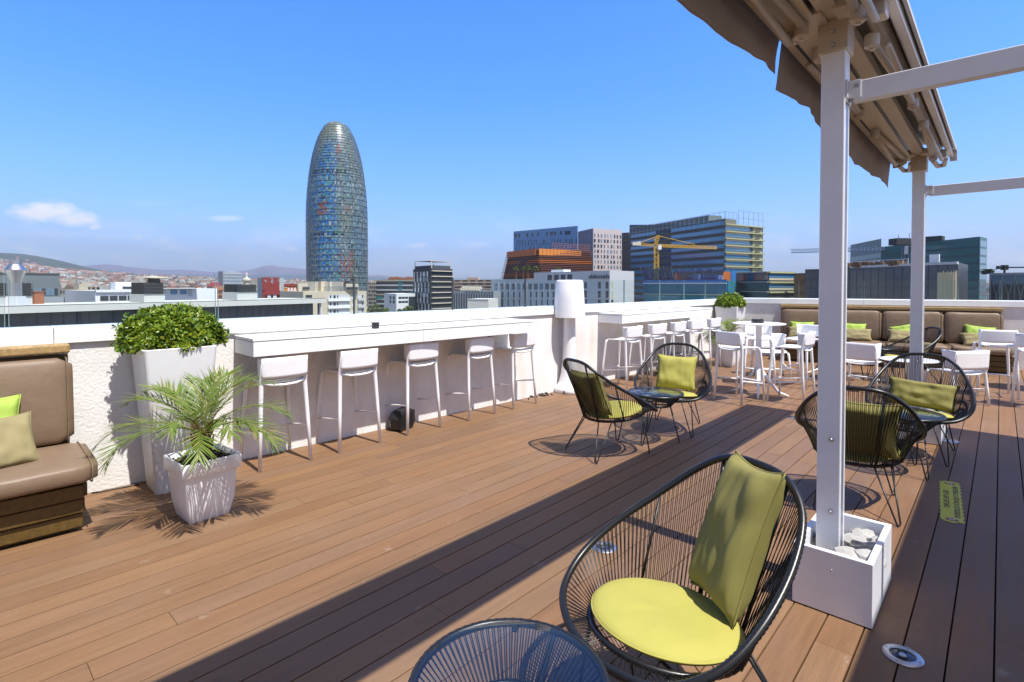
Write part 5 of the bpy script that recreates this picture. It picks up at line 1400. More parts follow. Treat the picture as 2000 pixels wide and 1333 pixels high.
for k in range(17):
    f = k / 16; q = ring_at(f); z = ZT(546, 330) + (ZT(489, 330) - ZT(546, 330)) * f; m = MB()
    e = [Vector((p[0], p[1], z)) for p in q]; out = (e[0] - e[1]).normalized() * (2.2 if k % 1 == 0 else 0)
    m.beam(e[0] + out + Vector((0, -.8, 0)), e[1] + Vector((0, -.8, 0)), 1.0, .45); m.beam(e[1] + Vector((0, -.8, 0)), e[2] + Vector((.8, -.8, 0)), 1.0, .45)
    m.build('louvre', M['w_rust' if k in (2, 3, 9, 10) else 'w_drust'], t)
q = ring_at(.97); zA, zB = ZT(501, 330), ZT(489, 330)
for (a, b, n, u1) in ((q[0], q[1], 8, 1), (q[1], q[2], 12, .8)):
    for k in range(n): slab(t, 'orange_panel', lerp2(a, b, (k + .03) / n * u1), lerp2(a, b, (k + .95) / n * u1), zA, zB, .5, 'w_rust' if b == q[1] else 'w_orange', 1.4)
for k in range(5): 
    z = ZT(487.5, 330) + k * 1.1 - 1.0; m = MB(); a = lerp2(q[1], q[2], .25); m.beam((a[0], a[1] - .5, z), (q[2][0], q[2][1] - .5, z), .2, .2); m.build('roof_rail', M['w_brick'], t)
# ---- blue office slab
t, P, poly = bldg('blue_office_slab', 'tall blue office slab with scattered dark windows and a slanting roofline', [(1003, 440), (1128, 400)], ZT(452.5, 440), (.075, .19, .42), 22, 'shiny')
for o in list(t.children): bpy.data.objects.remove(o)
poly = [P[0], P[1], xy(1127, 455), xy(1010, 480)]; m = MB(); m.prism(poly, GZ, [ZT(452.5, 440), ZT(441.5, 400), ZT(441.5, 400), ZT(452.5, 440)], (.14, .30, .55)); m.build('wall', M['shiny'], t)
r = random.Random(17); zt1, zt0 = ZT(441.5, 400), ZT(452.5, 440)
for j, (yy, hh, n) in enumerate(((458, 7, 14), (470.5, 5, 22), (476, 5, 22), (483.5, 5, 16))):
    for i in range(n):
        u = (i + .5 + r.uniform(-.25, .25)) / n
        if r.random() < .12: continue
        Yl = 440 - 40 * u; top = yy - 7 * u + 3 if j == 0 else yy - 3 * u + 2
        w = (.028 if j == 0 else .011) * r.uniform(.7, 1.3); slab(t, 'window', lerp2(P[0], P[1], max(0.01, u - w / 2)), lerp2(P[0], P[1], min(.99, u + w / 2)), ZT(top + hh / 2, Yl), ZT(top - hh / 2, Yl), .35, 'gl_dark', .1)
# ---- pink and grey tower
t, P, poly = bldg('pale_window_tower', 'pale pinkish tower with a blue-grey side and narrow scattered windows', [(1129, 395), (1158, 372), (1214, 385)], ZT(448, 378), (.52, .46, .45), 20)
slab(t, 'side_cladding', P[0], (P[1][0] - .05, P[1][1] - .05), GZ, ZT(448, 376), .5, 'w_sideblue' if 'w_sideblue' in M else 'w_grey', .15)
r = random.Random(4)
for j in range(8):
    yy = 462 + 10.1 * j; n = 9
    for i in range(n):
        u = (i + .6 + r.uniform(-.15, .15)) / n; w = r.choice([.028, .028, .05, .06]); slab(t, 'window', lerp2(P[1], P[2], u - w / 2), lerp2(P[1], P[2], min(.98, u + w / 2)), ZT(yy + 3.2, 380), ZT(yy - 3.2, 380), .35, 'gl_dark' if r.random() < .8 else 'gl_pale', .1)
    if j % 2 == 0: slab(t, 'window', lerp2(P[0], P[1], .72), lerp2(P[0], P[1], .82), ZT(yy + 3, 380), ZT(yy - 3, 380), .35, 'gl_dark', .25)
t, P, poly = bldg('dark_narrow_tower', 'narrow dark brown tower wedged behind the pale window tower', [(1212, 420), (1232, 415)], ZT(455, 418), (.06, .05, .055), 22)
windows(t, P[0], P[1], ZT(530, 418), ZT(458, 418), 4, 7, .3, .5, 'gl_dark', seed=9)

# ---- big terraced glass office
t, P, poly = bldg('glass_office_complex', 'large dark glass office complex with a roof terrace frame behind the yellow crane', [(1229, 345), (1415, 268), (1489, 285)], ZT(430, 300), (.045, .05, .05), 26)
for o in list(t.children): bpy.data.objects.remove(o)
m = MB(); zl, zc_, zr_ = ZT(439.5, 345), ZT(424, 268), ZT(438.5, 285)
back4 = poly[3]; m.prism([P[0], P[1], P[2], back4], GZ, [zl, zc_ - 3.6, zc_ - 3.6, zl], (.11, .135, .15)); m.build('wall', M['paint'], t)
nf = 13
def zline(py0, Y): return ZT(py0, Y)
for k in range(nf):
    y0l, y0c = 444 + 12.0 * k, 430.5 + 15.0 * k
    zt_ = ZT(y0c, 268)
    slab(t, 'glass_band', lerp2(P[0], P[1], .02), lerp2(P[0], P[1], .995), zt_ - 2.25, zt_ - .25, .3, 'gl_blue' if k < 11 else 'gl_dark', .05)
    slab(t, 'floor_edge', lerp2(P[0], P[1], .0), lerp2(P[0], P[1], 1.002), zt_ - 2.7, zt_ - 2.35, 1.0, 'w_ed', .8)
    if k % 2 == 0 or k < 10:
        slab(t, 'dark_bay', lerp2(P[0], P[1], .33), lerp2(P[0], P[1], .50), zt_ - 2.15, zt_ - .3, .3, 'w_bay', .12)
    if k >= 1:
        zr = ZT(441.0 + 13.4 * (k - 1), 275)
        slab(t, 'floor_edge', lerp2(P[1], P[2], -.01), lerp2(P[1], P[2], 1.02), zr - .35, zr + .15, 1.4, 'w_ygreen', 1.0)
        slab(t, 'glass_band', lerp2(P[1], P[2], .01), lerp2(P[1], P[2], .64), zr - 2.5, zr - 1.1, .3, 'gl_blue', .1)
        slab(t, 'blind', lerp2(P[1], P[2], .02), lerp2(P[1], P[2], .62), zr - 1.1, zr - .4, .3, 'w_cream', .12)
        slab(t, 'stair_bay', lerp2(P[1], P[2], .72), lerp2(P[1], P[2], .98), zr - 3.1, zr - .5, .3, 'w_ygreen', .08)
        m = MB(); a = lerp2(P[1], P[2], .76); b = lerp2(P[1], P[2], .94); m.beam((a[0], a[1] - .9, zr - 3.0), (b[0], b[1] - .9, zr - .6), .5, .35); m.build('stair_flight', M['w_dgrey'], t)
m = MB(); zt_ = ZT(427, 268)
def fr(A, B, z0, z1, n, w=.16):
    for k in range(n + 1): c = lerp2(A, B, k / n); m.box((c[0], c[1], (z0 + z1) / 2), (w, w, z1 - z0))
    for z in (z1, (z0 + z1) / 2, z0 + .2): m.beam((A[0], A[1], z), (B[0], B[1], z), w, w)
fr(P[0], P[1], zc_ - 4.2, ZT(413.5, 268), 22); fr(P[1], lerp2(P[1], P[2], .3), zc_ - 3.6, ZT(413.5, 268), 3); fr(lerp2(P[1], P[2], .34), P[2], zc_ - 3.6, ZT(415, 280), 5); m.build('roof_frame', M['w_metal'], t)
a, b = lerp2(P[0], P[1], .2), lerp2(P[0], P[1], .82); q = back_of(a, b, 12); q = [off_ for off_ in (lerp2(a, q[1], .25), lerp2(b, q[0], .25), q[0], q[1])]; body(t, q, zc_ - 4, ZT(416.5, 275), 'paint', (.16, .20, .20), 'plant_room')
q = [lerp2(P[0], P[1], .86), lerp2(P[0], P[1], 1.0), lerp2(P[1], P[2], .28), lerp2(lerp2(P[0], P[1], .86), back4, .2)]; body(t, q, zc_ - 3.7, ZT(427.5, 268), 'paint', (.17, .17, .13), 'upper_terrace')

# ---- building site with blue netting and its crane
YS = 190
t, P, poly = bldg('netted_building_site', 'building under construction wrapped in blue safety netting and water-blue glass', [(1258, 205), (1420, 186), (1440, 196)], ZT(549, 190), (.02, .10, .16), 24)
slab(t, 'glass_wall', P[0], P[1], GZ, ZT(553.5, 190), .6, 'gl_site' if 'gl_site' in M else 'w_water', .5); slab(t, 'glass_wall', (P[1][0] + .01, P[1][1]), P[2], GZ, ZT(549, 190), .6, 'w_water', .3)
slab(t, 'net_edge', P[0], P[1], ZT(553, 190), ZT(547, 190), .8, 'w_net', .9); slab(t, 'white_edge', P[0], P[1], ZT(554.5, 190), ZT(553, 190), .8, 'w_white', 1.0); slab(t, 'white_edge', P[0], P[1], ZT(576.5, 190), ZT(575.3, 190), .8, 'w_cream', 1.0); slab(t, 'orange_rail', P[0], P[1], ZT(546.6, 190), ZT(545.8, 190), .3, 'w_brick', .7)
m = MB()
for k in range(44): c = lerp2(P[0], P[1], k / 43); m.box((c[0], c[1] - .9, ZT(565, 190)), (.12, .12, 4.0))
m.build('glazing_bars', M['w_blue'], t)
m = MB()                                                   # catch nets on raking poles
for k in range(9):
    c0 = lerp2(P[0], P[1], .02 + .36 * k / 8); c1 = (c0[0] - 2.2 + k * .10, c0[1] - 1.6)
    m.tube([(c0[0], c0[1], ZT(547, 190)), (c1[0], c1[1], ZT(521, 190))], .09, 5)
for k in range(6):
    c0 = lerp2(P[0], P[1], .45 + .5 * k / 5); m.tube([(c0[0], c0[1] + 2, ZT(547, 190)), (c0[0] + .5, c0[1] + 2, ZT(524, 190))], .09, 5)
m.build('scaffold_poles', M['w_metal'], t)
M['net'] = glass_mat('net', (.38, .52, .75), refl=.02, mixmin=.12, rough=.6); 
def net(c0, c1, n, ztop, lean, name='safety_net'):
    m = MB()
    def f(u, v):
        c = lerp2(c0, c1, u); z = ZT(547, 190) + (ztop - ZT(547, 190)) * v * (1 - .12 * sin(u * pi * n) ** 2)
        return (c[0] - lean * v, c[1] - 1.7 * v + .3 * sin(u * 25), z)
    m.grid(f, 40, 6); m.build(name, M['net'], t, solid=.05)
net(lerp2(P[0], P[1], .0), lerp2(P[0], P[1], .38), 5, ZT(521, 190), 2.2); net(lerp2(P[0], P[1], .40), lerp2(P[0], P[1], .95), 4, ZT(526, 190), .2)
a, b = xy(1318, 196), xy(1346, 195); slab(t, 'site_hut', a, b, ZT(547, 190), ZT(533, 195), 3, 'w_drust', 0); slab(t, 'site_hut', xy(1354, 196), xy(1364, 195), ZT(547, 190), ZT(536, 195), 3, 'w_lgrey', 0); slab(t, 'brick_core', xy(1412, 194), xy(1428, 195), ZT(556, 190), ZT(532, 195), 3, 'w_rust', 0); slab(t, 'blue_container', xy(1403, 190), xy(1412, 190.5), ZT(547, 190), ZT(538, 190), 2, 'w_white', 0)
for p0, p1 in ((1428, 1437),): slab(t, 'blue_sheet', xy(p0, 192), xy(p1, 193), ZT(555, 190), ZT(529, 192), .3, 'w_net', 0)
def lattice(m, a, b, w, n, tri=False):
    a = Vector(a); b = Vector(b); d = (b - a).normalized(); s_ = d.cross(Vector((0, 0, 1))); s_ = s_.normalized() if s_.length > .1 else Vector((1, 0, 0)); u_ = s_.cross(d)
    cs = [(s_ * x + u_ * y) * w / 2 for x, y in (((-1, -1), (1, -1), (1, 1), (-1, 1)) if not tri else ((-1, -1), (1, -1), (0, 1)))]
    for c in cs: m.beam(a + c, b + c, w * .12, w * .12)
    for k in range(n):
        p, q = a.lerp(b, k / n), a.lerp(b, (k + 1) / n)
        for i in range(len(cs)): j = (i + 1) % len(cs); m.beam(p + cs[i], q + cs[j], w * .08, w * .08); m.beam(q + cs[i], q + cs[j], w * .08, w * .08)
YC = 215; x, y = xy(1281.5, YC); Zc = lambda py: ZT(py, YC); Xc = lambda px: (px - CX) / F * YC - x
t = thing('tower_crane', 'yellow tower crane standing in the netted building site', 'crane', (x, y, 0))
m = MB(); lattice(m, (0, 0, GZ), (0, 0, Zc(482)), 1.55, 26); m.build('mast', M['w_yellow'], t)
m = MB(); lattice(m, (.6, 0, Zc(480)), (Xc(1402), 2, Zc(483.5)), 1.1, 24, True); m.build('jib', M['w_yellow'], t)
m = MB(); lattice(m, (-.6, 0, Zc(480)), (Xc(1240), -1.0, Zc(477.5)), .8, 7); m.build('counter_jib', M['w_yellow'], t)
m = MB(); m.box((Xc(1240), -1.0, Zc(477)), (2.6, 1.4, 1.3)); m.box((Xc(1247), -.9, Zc(476.5)), (1.2, 1.2, 1.6)); m.build('counterweight', M['w_cream'], t)
m = MB(); lattice(m, (Xc(1279), 0, Zc(480)), (Xc(1285.5), 0, Zc(460.5)), 1.0, 4); m.beam((Xc(1277), 0, Zc(470)), (Xc(1284), 0, Zc(461)), .2, .2); m.build('apex', M['w_yellow'], t)
m = MB(); m.tube([(Xc(1286), 0, Zc(461.5)), (Xc(1359), 1.2, Zc(477.5))], .10, 5); m.tube([(Xc(1284), 0, Zc(461.5)), (Xc(1246), -.8, Zc(476))], .10, 5); m.build('tie_bars', M['w_yellow'], t)
m = MB(); m.box((Xc(1286.5), -.9, Zc(484)), (1.3, 1.2, 1.8)); m.build('cab', M['w_white'], t)

# ---- low glass blocks to the right
t, P, poly = bldg('low_glass_block', 'low reflective glass office with pale olive floor bands right of the netted site', [(1430, 200), (1501, 176), (1552, 184)], ZT(531, 180), (.035, .045, .05), 20)
for k in range(7):
    z = ZT(531, 180) - k * 3.3
    slab(t, 'glass_band', lerp2(P[0], P[1], .01), lerp2(P[0], P[1], .99), z - 2.9, z - .5, .3, 'gl_dark', .05); slab(t, 'floor_edge', P[0], P[1], z - .35, z, 1, 'w_grey', .6)
    slab(t, 'floor_edge', (P[1][0] + .02, P[1][1]), P[2], z - .6, z - .05, 1, 'w_ygreen', .55); slab(t, 'glass_band', lerp2(P[1], P[2], .01), lerp2(P[1], P[2], .99), z - 2.0, z - .9, .3, 'gl_blue' if k < 2 else 'gl_dark', .05); slab(t, 'blind', lerp2(P[1], P[2], .02), lerp2(P[1], P[2], .95), z - 2.9, z - 2.2, .3, 'w_beige', .06)
t, P, poly = bldg('brown_office', 'brown timber-screened office between two glass blocks', [(1551, 178), (1574, 174)], ZT(534, 176), (.14, .095, .045), 20)
for k in range(6): slab(t, 'timber_screen', lerp2(P[0], P[1], .06), lerp2(P[0], P[1], .94), ZT(534, 176) - 2.6 - 3.3 * k, ZT(534, 176) - .5 - 3.3 * k, .3, 'w_brown' if 'w_brown' in M else 'w_beige', .1)
t, P, poly = bldg('dark_glass_block', 'wide dark mirror-glass office with a planted roof behind the bench', [(1572, 168), (1660, 158), (1870, 128), (1890, 142), (1600, 190)], ZT(518.5, 145), (.02, .026, .032), 20, 'shiny')
z1 = ZT(518.5, 145)
for o in list(t.children): bpy.data.objects.remove(o)
m = MB(); m.prism([P[0], P[1], P[4]], GZ, ZT(526, 165), (.03, .035, .04)); m.prism([P[1], P[2], P[3], P[4]], GZ, z1, (.03, .035, .04)); m.build('wall', M['shiny'], t)
for A, B, n, zt_ in ((P[0], P[1], 7, ZT(526, 165)), (P[1], P[2], 13, z1)):
    for j in range(5):
        for i in range(n):
            if j > 3 : continue
            slab(t, 'glass_pane' if 1 else '', lerp2(A, B, (i + .04) / n), lerp2(A, B, (i + .96) / n), zt_ - .5 - 2.6 * (j + 1) + .1, zt_ - .5 - 2.6 * j, .25, 'gl_block', .06)
slab(t, 'roof_edge', P[1], P[2], z1 - .4, z1 + .25, .6, 'w_lgrey', .3)
m = MB(); r = random.Random(2)
for k in range(26): c = lerp2(P[1], P[2], r.uniform(.0, .62)); m.box((c[0], c[1] + 4, z1 + .5), (r.uniform(.8, 3.0), 2, r.uniform(.5, 1.6)))
m.build('planter_boxes', M['w_brown2'] if 'w_brown2' in M else mat('roof_planters', (.14, .08, .04), .8), t); slab(t, 'roof_sign', lerp2(P[1], P[2], .72), lerp2(P[1], P[2], .80), z1 + .3, z1 + 2.4, .3, 'w_white', -2)
m = MB(); c0 = lerp2(P[1], P[2], .0); c1 = lerp2(P[1], P[2], .62); m.beam((c0[0], c0[1] + 1.2, z1 + 1.5), (c1[0], c1[1] + 1.2, z1 + 1.5), .12, .12)
for k in range(14): c = lerp2(c0, c1, k / 13); m.box((c[0], c[1] + 1.2, z1 + .9), (.08, .08, 1.3))
m.build('roof_rail', M['w_white'], t)
# sloping glass end and the pale curved screen
a, b = xy(1833, 122), xy(1868, 120); t = thing('curved_screen', 'pale yellowish curved screen standing in front of the mirror-glass office', 'screen')
m = MB(); ar = []
for k in range(9): u = k / 8; c = lerp2(a, b, u); ar.append((c[0], c[1] - 1.6 * sin(pi * u)))
for k in reversed(range(9)): u = k / 8; c = lerp2(a, b, u); ar.append((c[0], c[1] - 1.6 * sin(pi * u) + .4))
m.prism(ar, GZ, ZT(532.5, 121), (.50, .48, .30)); m.build('sheet', M['paint'], t, auto=30); m = MB()
for k in range(1, 8): p = ar[k]; m.box((p[0], p[1] - .05, ZT(555, 121)), (.06, .06, 6.0))
m.build('ribs', M['w_beige'], t)
# teal glass slab
t, P, poly = bldg('teal_glass_slab', 'long teal glass office slab with rooftop plant rooms, largest building on the right', [(1660, 330), (1720, 285), (1911, 225), (1926, 232), (1700, 350)], ZT(470, 260), (.02, .07, .075), 20, 'shiny')
for o in list(t.children): bpy.data.objects.remove(o)
ztl, zta, ztb, ztc = ZT(480, 330), ZT(472, 285), ZT(462.5, 225), ZT(463.5, 232); zav = ztb
m = MB(); m.prism([P[0], P[1], P[4]], GZ, ZT(479, 330), (.02, .07, .075)); m.prism([P[1], P[2], P[3], P[4]], GZ, ztb, (.04, .13, .14)); m.build('wall', M['shiny'], t)
for k in range(9):
    z = ztb - 1.2 - 3.5 * k
    slab(t, 'glass_band', lerp2(P[1], P[2], .0), P[2], z - 2.6, z, .4, 'gl_teal', .1); slab(t, 'floor_edge', P[1], P[2], z - 3.3, z - 2.8, .5, 'w_tealdark' if 'w_tealdark' in M else 'w_dgrey', .12)
    slab(t, 'end_window', lerp2(P[2], P[3], .1), lerp2(P[2], P[3], .9), z - 2.9, z - .3, .4, 'gl_pale' if k < 5 else 'gl_dark', .1); slab(t, 'glass_band', P[0], P[1], z - 2.6 - 2, z - 2, .4, 'gl_teal', .1)
m = MB()
for i in range(46): c = lerp2(P[1], P[2], i / 45); m.box((c[0], c[1] - .2, (ztb - 40 + ztb) / 2), (.12, .3, 40))
m.build('mullions', M['w_teald2'] if 'w_teald2' in M else mat('teal_mullion', (.07, .17, .17), .4), t)
for p0, p1, py in ((1734, 1750, 466.5), (1754, 1770, 467), (1800, 1838, 461.8)): c0, c1 = xy(p0, 262), xy(p1, 256); q = back_of(c0, c1, 5); body(t, [c0, c1, q[0], q[1]], ztb - 1, ZT(py, 259), 'paint', (.03, .035, .04), 'plant_room')
m = MB()
for px, py in ((1755, 459), (1776, 456), (1803, 452), (1834, 460)): v = AT(px, py, 262); m.tube([(v.x, v.y, ztb), (v.x, v.y, v.z)], .12, 5)
m.build('antenna', M['w_dark'], t)
# far crane
YC = 300; t = thing('far_crane', 'distant dark blue crane jib in front of the teal glass slab', 'crane', (0, 0, 0)); Zc = lambda py: ZT(py, YC); Xc = lambda px: (px - CX) / F * YC
YC = 300; m = MB(); lattice(m, (Xc(1544), YC, Zc(491)), (Xc(1776), YC - 30, Zc(490)), 1.9, 42, True); m.build('jib', M['w_steelblue'] if 'w_steelblue' in M else mat('crane_blue', (.10, .16, .28), .5), t)
m = MB(); v = AT(1768, 486, 268); lattice(m, (v.x, v.y, GZ), (v.x, v.y, v.z), 2.0, 26); m.build('mast', M['w_grey'], t); m = MB(); v = AT(1774, 489, 266); m.box(tuple(v), (2.4, 2, 4)); m.build('cab', M['w_white'], t)
# right-hand building
t, P, poly = bldg('braced_glass_building', 'glass building with white diagonal bracing at the right edge of the picture', [(1932, 150), (2080, 138)], ZT(535, 145), (.05, .065, .08), 18)
zt = ZT(535, 145)
for k in range(7):
    slab(t, 'glass_band', lerp2(P[0], P[1], .01), lerp2(P[0], P[1], .99), zt - 3.2 * (k + 1) + .3, zt - 3.2 * k - .3, .3, 'gl_pale' if k == 0 else 'gl_dark', .06)
m = MB()
for k in range(6):
    a, b = lerp2(P[0], P[1], k / 6), lerp2(P[0], P[1], (k + 1) / 6); m.beam((a[0], a[1] - .4, zt - 12), (b[0], b[1] - .4, zt - .5), .14, .14); m.beam((a[0], a[1] - .4, zt - .5), (b[0], b[1] - .4, zt - 12), .14, .14); m.box((a[0], a[1] - .4, zt - 6), (.2, .2, 12))
m.build('bracing', M['w_metal'], t); slab(t, 'roof_edge', P[0], P[1], zt - .3, zt + .3, .6, 'w_grey', .3)
m = MB(); v = AT(1962, 523, 150); m.box((v.x, v.y, v.z), (1.2, 1.2, 1.4)); v0 = AT(1951, 523, 150); v1 = AT(2060, 522, 142); m.beam(v0, v1, .25, .35); m.box((v0.x, v0.y, v0.z), (.9, .9, .9)); m.tube([(v.x, v.y, zt), (v.x, v.y, v.z)], .25, 6); m.build('roof_crane', M['w_dark'], t)
m = MB(); r = random.Random(6)
for k in range(160): c = lerp2(P[0], P[1], r.uniform(0, .13)); m.box((c[0] + r.gauss(0, .3), c[1] + 2 + r.gauss(0, .5), zt + r.uniform(0, 1.4)), (.35, .35, .2), r.uniform(0, 3), (.05, .08, .04))
m.build('roof_shrubs', M['leaf'], t)

# ---- trees between the buildings
def tree(label, px, py, Y, w, seed, kind=0):
    v = AT(px, py, Y); R_ = w / F * Y / 2; t = thing('tree', label, 'tree', (v.x, v.y, GZ), 0, 'trees between the far buildings'); H = v.z - GZ; r = random.Random(seed)
    m = MB(); m.tube([(0, 0, 0), (0, 0, H * .45), (R_ * .1, 0, H * .8)], [.35, .26, .12], 7)
    for k in range(5): a = 2 * pi * k / 5; m.tube([(0, 0, H * .45), (R_ * .6 * cos(a), R_ * .6 * sin(a), H * .75)], [.18, .06], 5)
    m.build('trunk', M['bark'], t, smooth=True); m = MB(); cl = [(Vector((r.gauss(0, R_ * .42), r.gauss(0, R_ * .42), H * r.uniform(.55, .92))), R_ * r.uniform(.3, .5)) for _ in range(13)]
    for k in range(1500):
        c, q = r.choice(cl); d = Vector((r.gauss(0, 1), r.gauss(0, 1), r.gauss(0, 1))).normalized(); p = c + d * q * (1 - abs(r.gauss(0, .16))); s_ = r.uniform(.25, .5)
        n_ = (d + Vector((r.gauss(0, .5), r.gauss(0, .5), r.gauss(0, .5)))).normalized(); a = n_.orthogonal().normalized(); b = n_.cross(a); g = r.uniform(.6, 1.25)
        i = len(m.v); m.v += [tuple(p + a * s_), tuple(p + b * s_ * .7), tuple(p - a * s_), tuple(p - b * s_ * .7)]; m.face((i, i + 1, i + 2, i + 3), (.13 * g, .18 * g, .03 * g))
    m.build('crown', M['leaf'], t)
for i, (px, py, Y, w, lb) in enumerate(((727, 594, 255, 22, 'leftmost green tree right of the tall rounded tower'), (738, 587, 262, 13, 'darker small tree standing above the others beside the tower'), (745, 596, 250, 22, 'low green tree in front of the striped flats'),
      (760, 594.5, 252, 20, 'green tree below the white office building'), (778, 596, 250, 18, 'small rounded tree under the white office windows'), (786, 591, 256, 22, 'taller green tree right of the white office wall'), (800, 592, 256, 20, 'green tree touching the dark slender tower'))): tree(lb, px, py, Y, w, 30 + i)

# ================================================================== terrain, hills, the distant city
CITY_Y = [(-400, 517), (0, 521), (60, 523), (100, 530), (200, 538), (300, 544), (450, 550), (600, 553), (800, 555), (1000, 556.5), (2600, 557.5)]
SIL1 = [(-600, 474), (-300, 484), (0, 493), (40, 496), (80, 501), (110, 507), (150, 517), (175, 523), (200, 529), (260, 536), (300, 542), (400, 549), (600, 553.5), (1000, 556.8), (2600, 557.6)]
def gz(x, y):
    if y < 500: return GZ - .3
    px = CX + F * x / y; d = y
    zc = (557.9 - interp(px, CITY_Y)) / F * 3400; t_ = max(0, min(1, (d - 800) / 2600)); t_ = t_ * t_ * (3 - 2 * t_)
    z = GZ - .3 + (zc - GZ) * t_ if zc > GZ else GZ - .3
    if d > 3400:
        zs_ = (557.9 - interp(px, SIL1)) / F * 4500; u = (d - 3400) / 1100
        s_ = u * u * (3 - 2 * u) if u < 1 else max(0, 1 - ((d - 4500) / 2200) ** 2 * 1.4)
        z = z + (zs_ - zc) * s_ + noise.noise(Vector((x * .004, y * .004, 0))) * 9 * min(1, u)
        if d > 4500: z = max(GZ - .3, zs_ * s_ - 40 * (1 - s_))
    return z
m = MB(); na, nd = 120, 60
def tf(u, v):
    px = -700 + 3300 * u; Y = 600 * (6700 / 600) ** v; x = (px - CX) / F * Y; return (x, Y, gz(x, Y))
def tcol(u, v):
    Y = 600 * (6700 / 600) ** v; n_ = noise.noise(Vector((u * 60, v * 40, 0)))
    if Y > 3500: g = 1 + n_ * .35; return (.045 * g, .062 * g, .03 * g)
    return (.16, .14, .11)
m.grid(tf, na, nd, col=tcol); M['terrain'] = mat('hill_woods', (1, 1, 1), .95, attr=True, var=(.02, .45)); tag(m.build('hill', M['terrain'], smooth=True), kind='structure')
SIL2 = [(-200, 530), (100, 524), (150, 520.5), (180, 517.5), (205, 515.5), (230, 517.5), (250, 521), (275, 523.5), (300, 525.5), (330, 527), (360, 526.5), (400, 530), (430, 532), (455, 530.5), (480, 528), (500, 524.5), (515, 519), (530, 517.5), (545, 520.5), (570, 523), (600, 526), (660, 531), (700, 535), (722, 537.5), (745, 537), (770, 541), (800, 540), (830, 544), (900, 549), (1000, 553), (1300, 557)]
m = MB(); na, nd = 150, 26
def mf(u, v):
    px = -200 + 1500 * u; Y = 8600 + 5400 * v; s_ = sin(pi * min(1, v / .9) * .5) if v < .63 else cos((v - .63) / .37 * pi / 2)
    s_ = min(1, v / .63) ** .8 if v < .63 else cos((v - .63) / .37 * pi / 2); zc = (558 - interp(px, SIL2)) / F * (8600 + 5400 * .63); n_ = noise.noise(Vector((u * 26, v * 5, 0))) * 70 + noise.noise(Vector((u * 70, v * 15, 3))) * 25
    return ((px - CX) / F * Y, Y, GZ + (zc - GZ) * s_ + n_ * s_ * (1 - s_) * 2.6)
def mcol(u, v):
    n_ = noise.noise(Vector((u * 30, v * 9, 9))); return (.15 + .05 * n_, .115 + .03 * n_, .135) if v > .33 + .1 * n_ else (.07, .09, .085)
m.grid(mf, na, nd, col=mcol); M['mount'] = mat('dry_mountain', (1, 1, 1), .95, attr=True, var=(.003, .3)); tag(m.build('mountains', M['mount'], smooth=True), kind='structure')
m = MB(); m.add([(-30000, -6000, GZ), (30000, -6000, GZ), (30000, 40000, GZ), (-30000, 40000, GZ)], [(0, 1, 2, 3)]); tag(m.build('ground', M['ground']), kind='structure')

tone = [(.78, .72, .62), (.80, .78, .74), (.70, .62, .50), (.62, .52, .40), (.66, .60, .50), (.58, .44, .33), (.70, .66, .60), (.48, .30, .21), (.44, .25, .17), (.60, .50, .36), (.72, .70, .68), (.40, .36, .32), (.34, .17, .11), (.55, .42, .28)]
r = random.Random(77)
kinds = [('cream apartment block with flat roof', 'cream_apartment_block', (.62, .55, .44)), ('terracotta apartment block', 'terracotta_apartment_block', (.46, .25, .17)), ('white apartment block', 'white_apartment_block', (.72, .71, .69)), ('sandy apartment block with balcony bands', 'sandy_apartment_block', (.58, .47, .33)), ('grey apartment block', 'grey_apartment_block', (.38, .37, .36))]
def city_box(m, x, y, w, d, z0, h, rot, col, roof=None):
    c, s_ = cos(rot), sin(rot); pts = [(x + c * a - s_ * b, y + s_ * a + c * b) for a, b in ((-w / 2, -d / 2), (w / 2, -d / 2), (w / 2, d / 2), (-w / 2, d / 2))]
    m.prism(pts, z0, z0 + h, col, uvm=True)
    if roof == 'tile':
        b = len(m.v); zt = z0 + h; cx = [(pts[0][0] + pts[3][0]) / 2, (pts[0][1] + pts[3][1]) / 2]; dx = [(pts[1][0] + pts[2][0]) / 2, (pts[1][1] + pts[2][1]) / 2]
        m.v += [(p[0], p[1], zt + .02) for p in pts] + [(cx[0], cx[1], zt + 2.6), (dx[0], dx[1], zt + 2.6)]
        rc = (.36, .14, .08)
        for f in ((0, 1, 5, 4), (2, 3, 4, 5), (1, 2, 5), (3, 0, 4)): m.face([b + i for i in f], rc, [(0, 0)] * len(f))
    elif roof == 'hut':
        k = r.uniform(.2, .5); m.prism([(x + (p[0] - x) * k, y + (p[1] - y) * k) for p in pts], z0 + h, z0 + h + 2.8, tuple(q * .9 for q in col), uvm=True)
def free(x, y, rad):
    return all(hypot(x - a, y - b) > c + rad for a, b, c in FOOT)
near = []
tries = 0
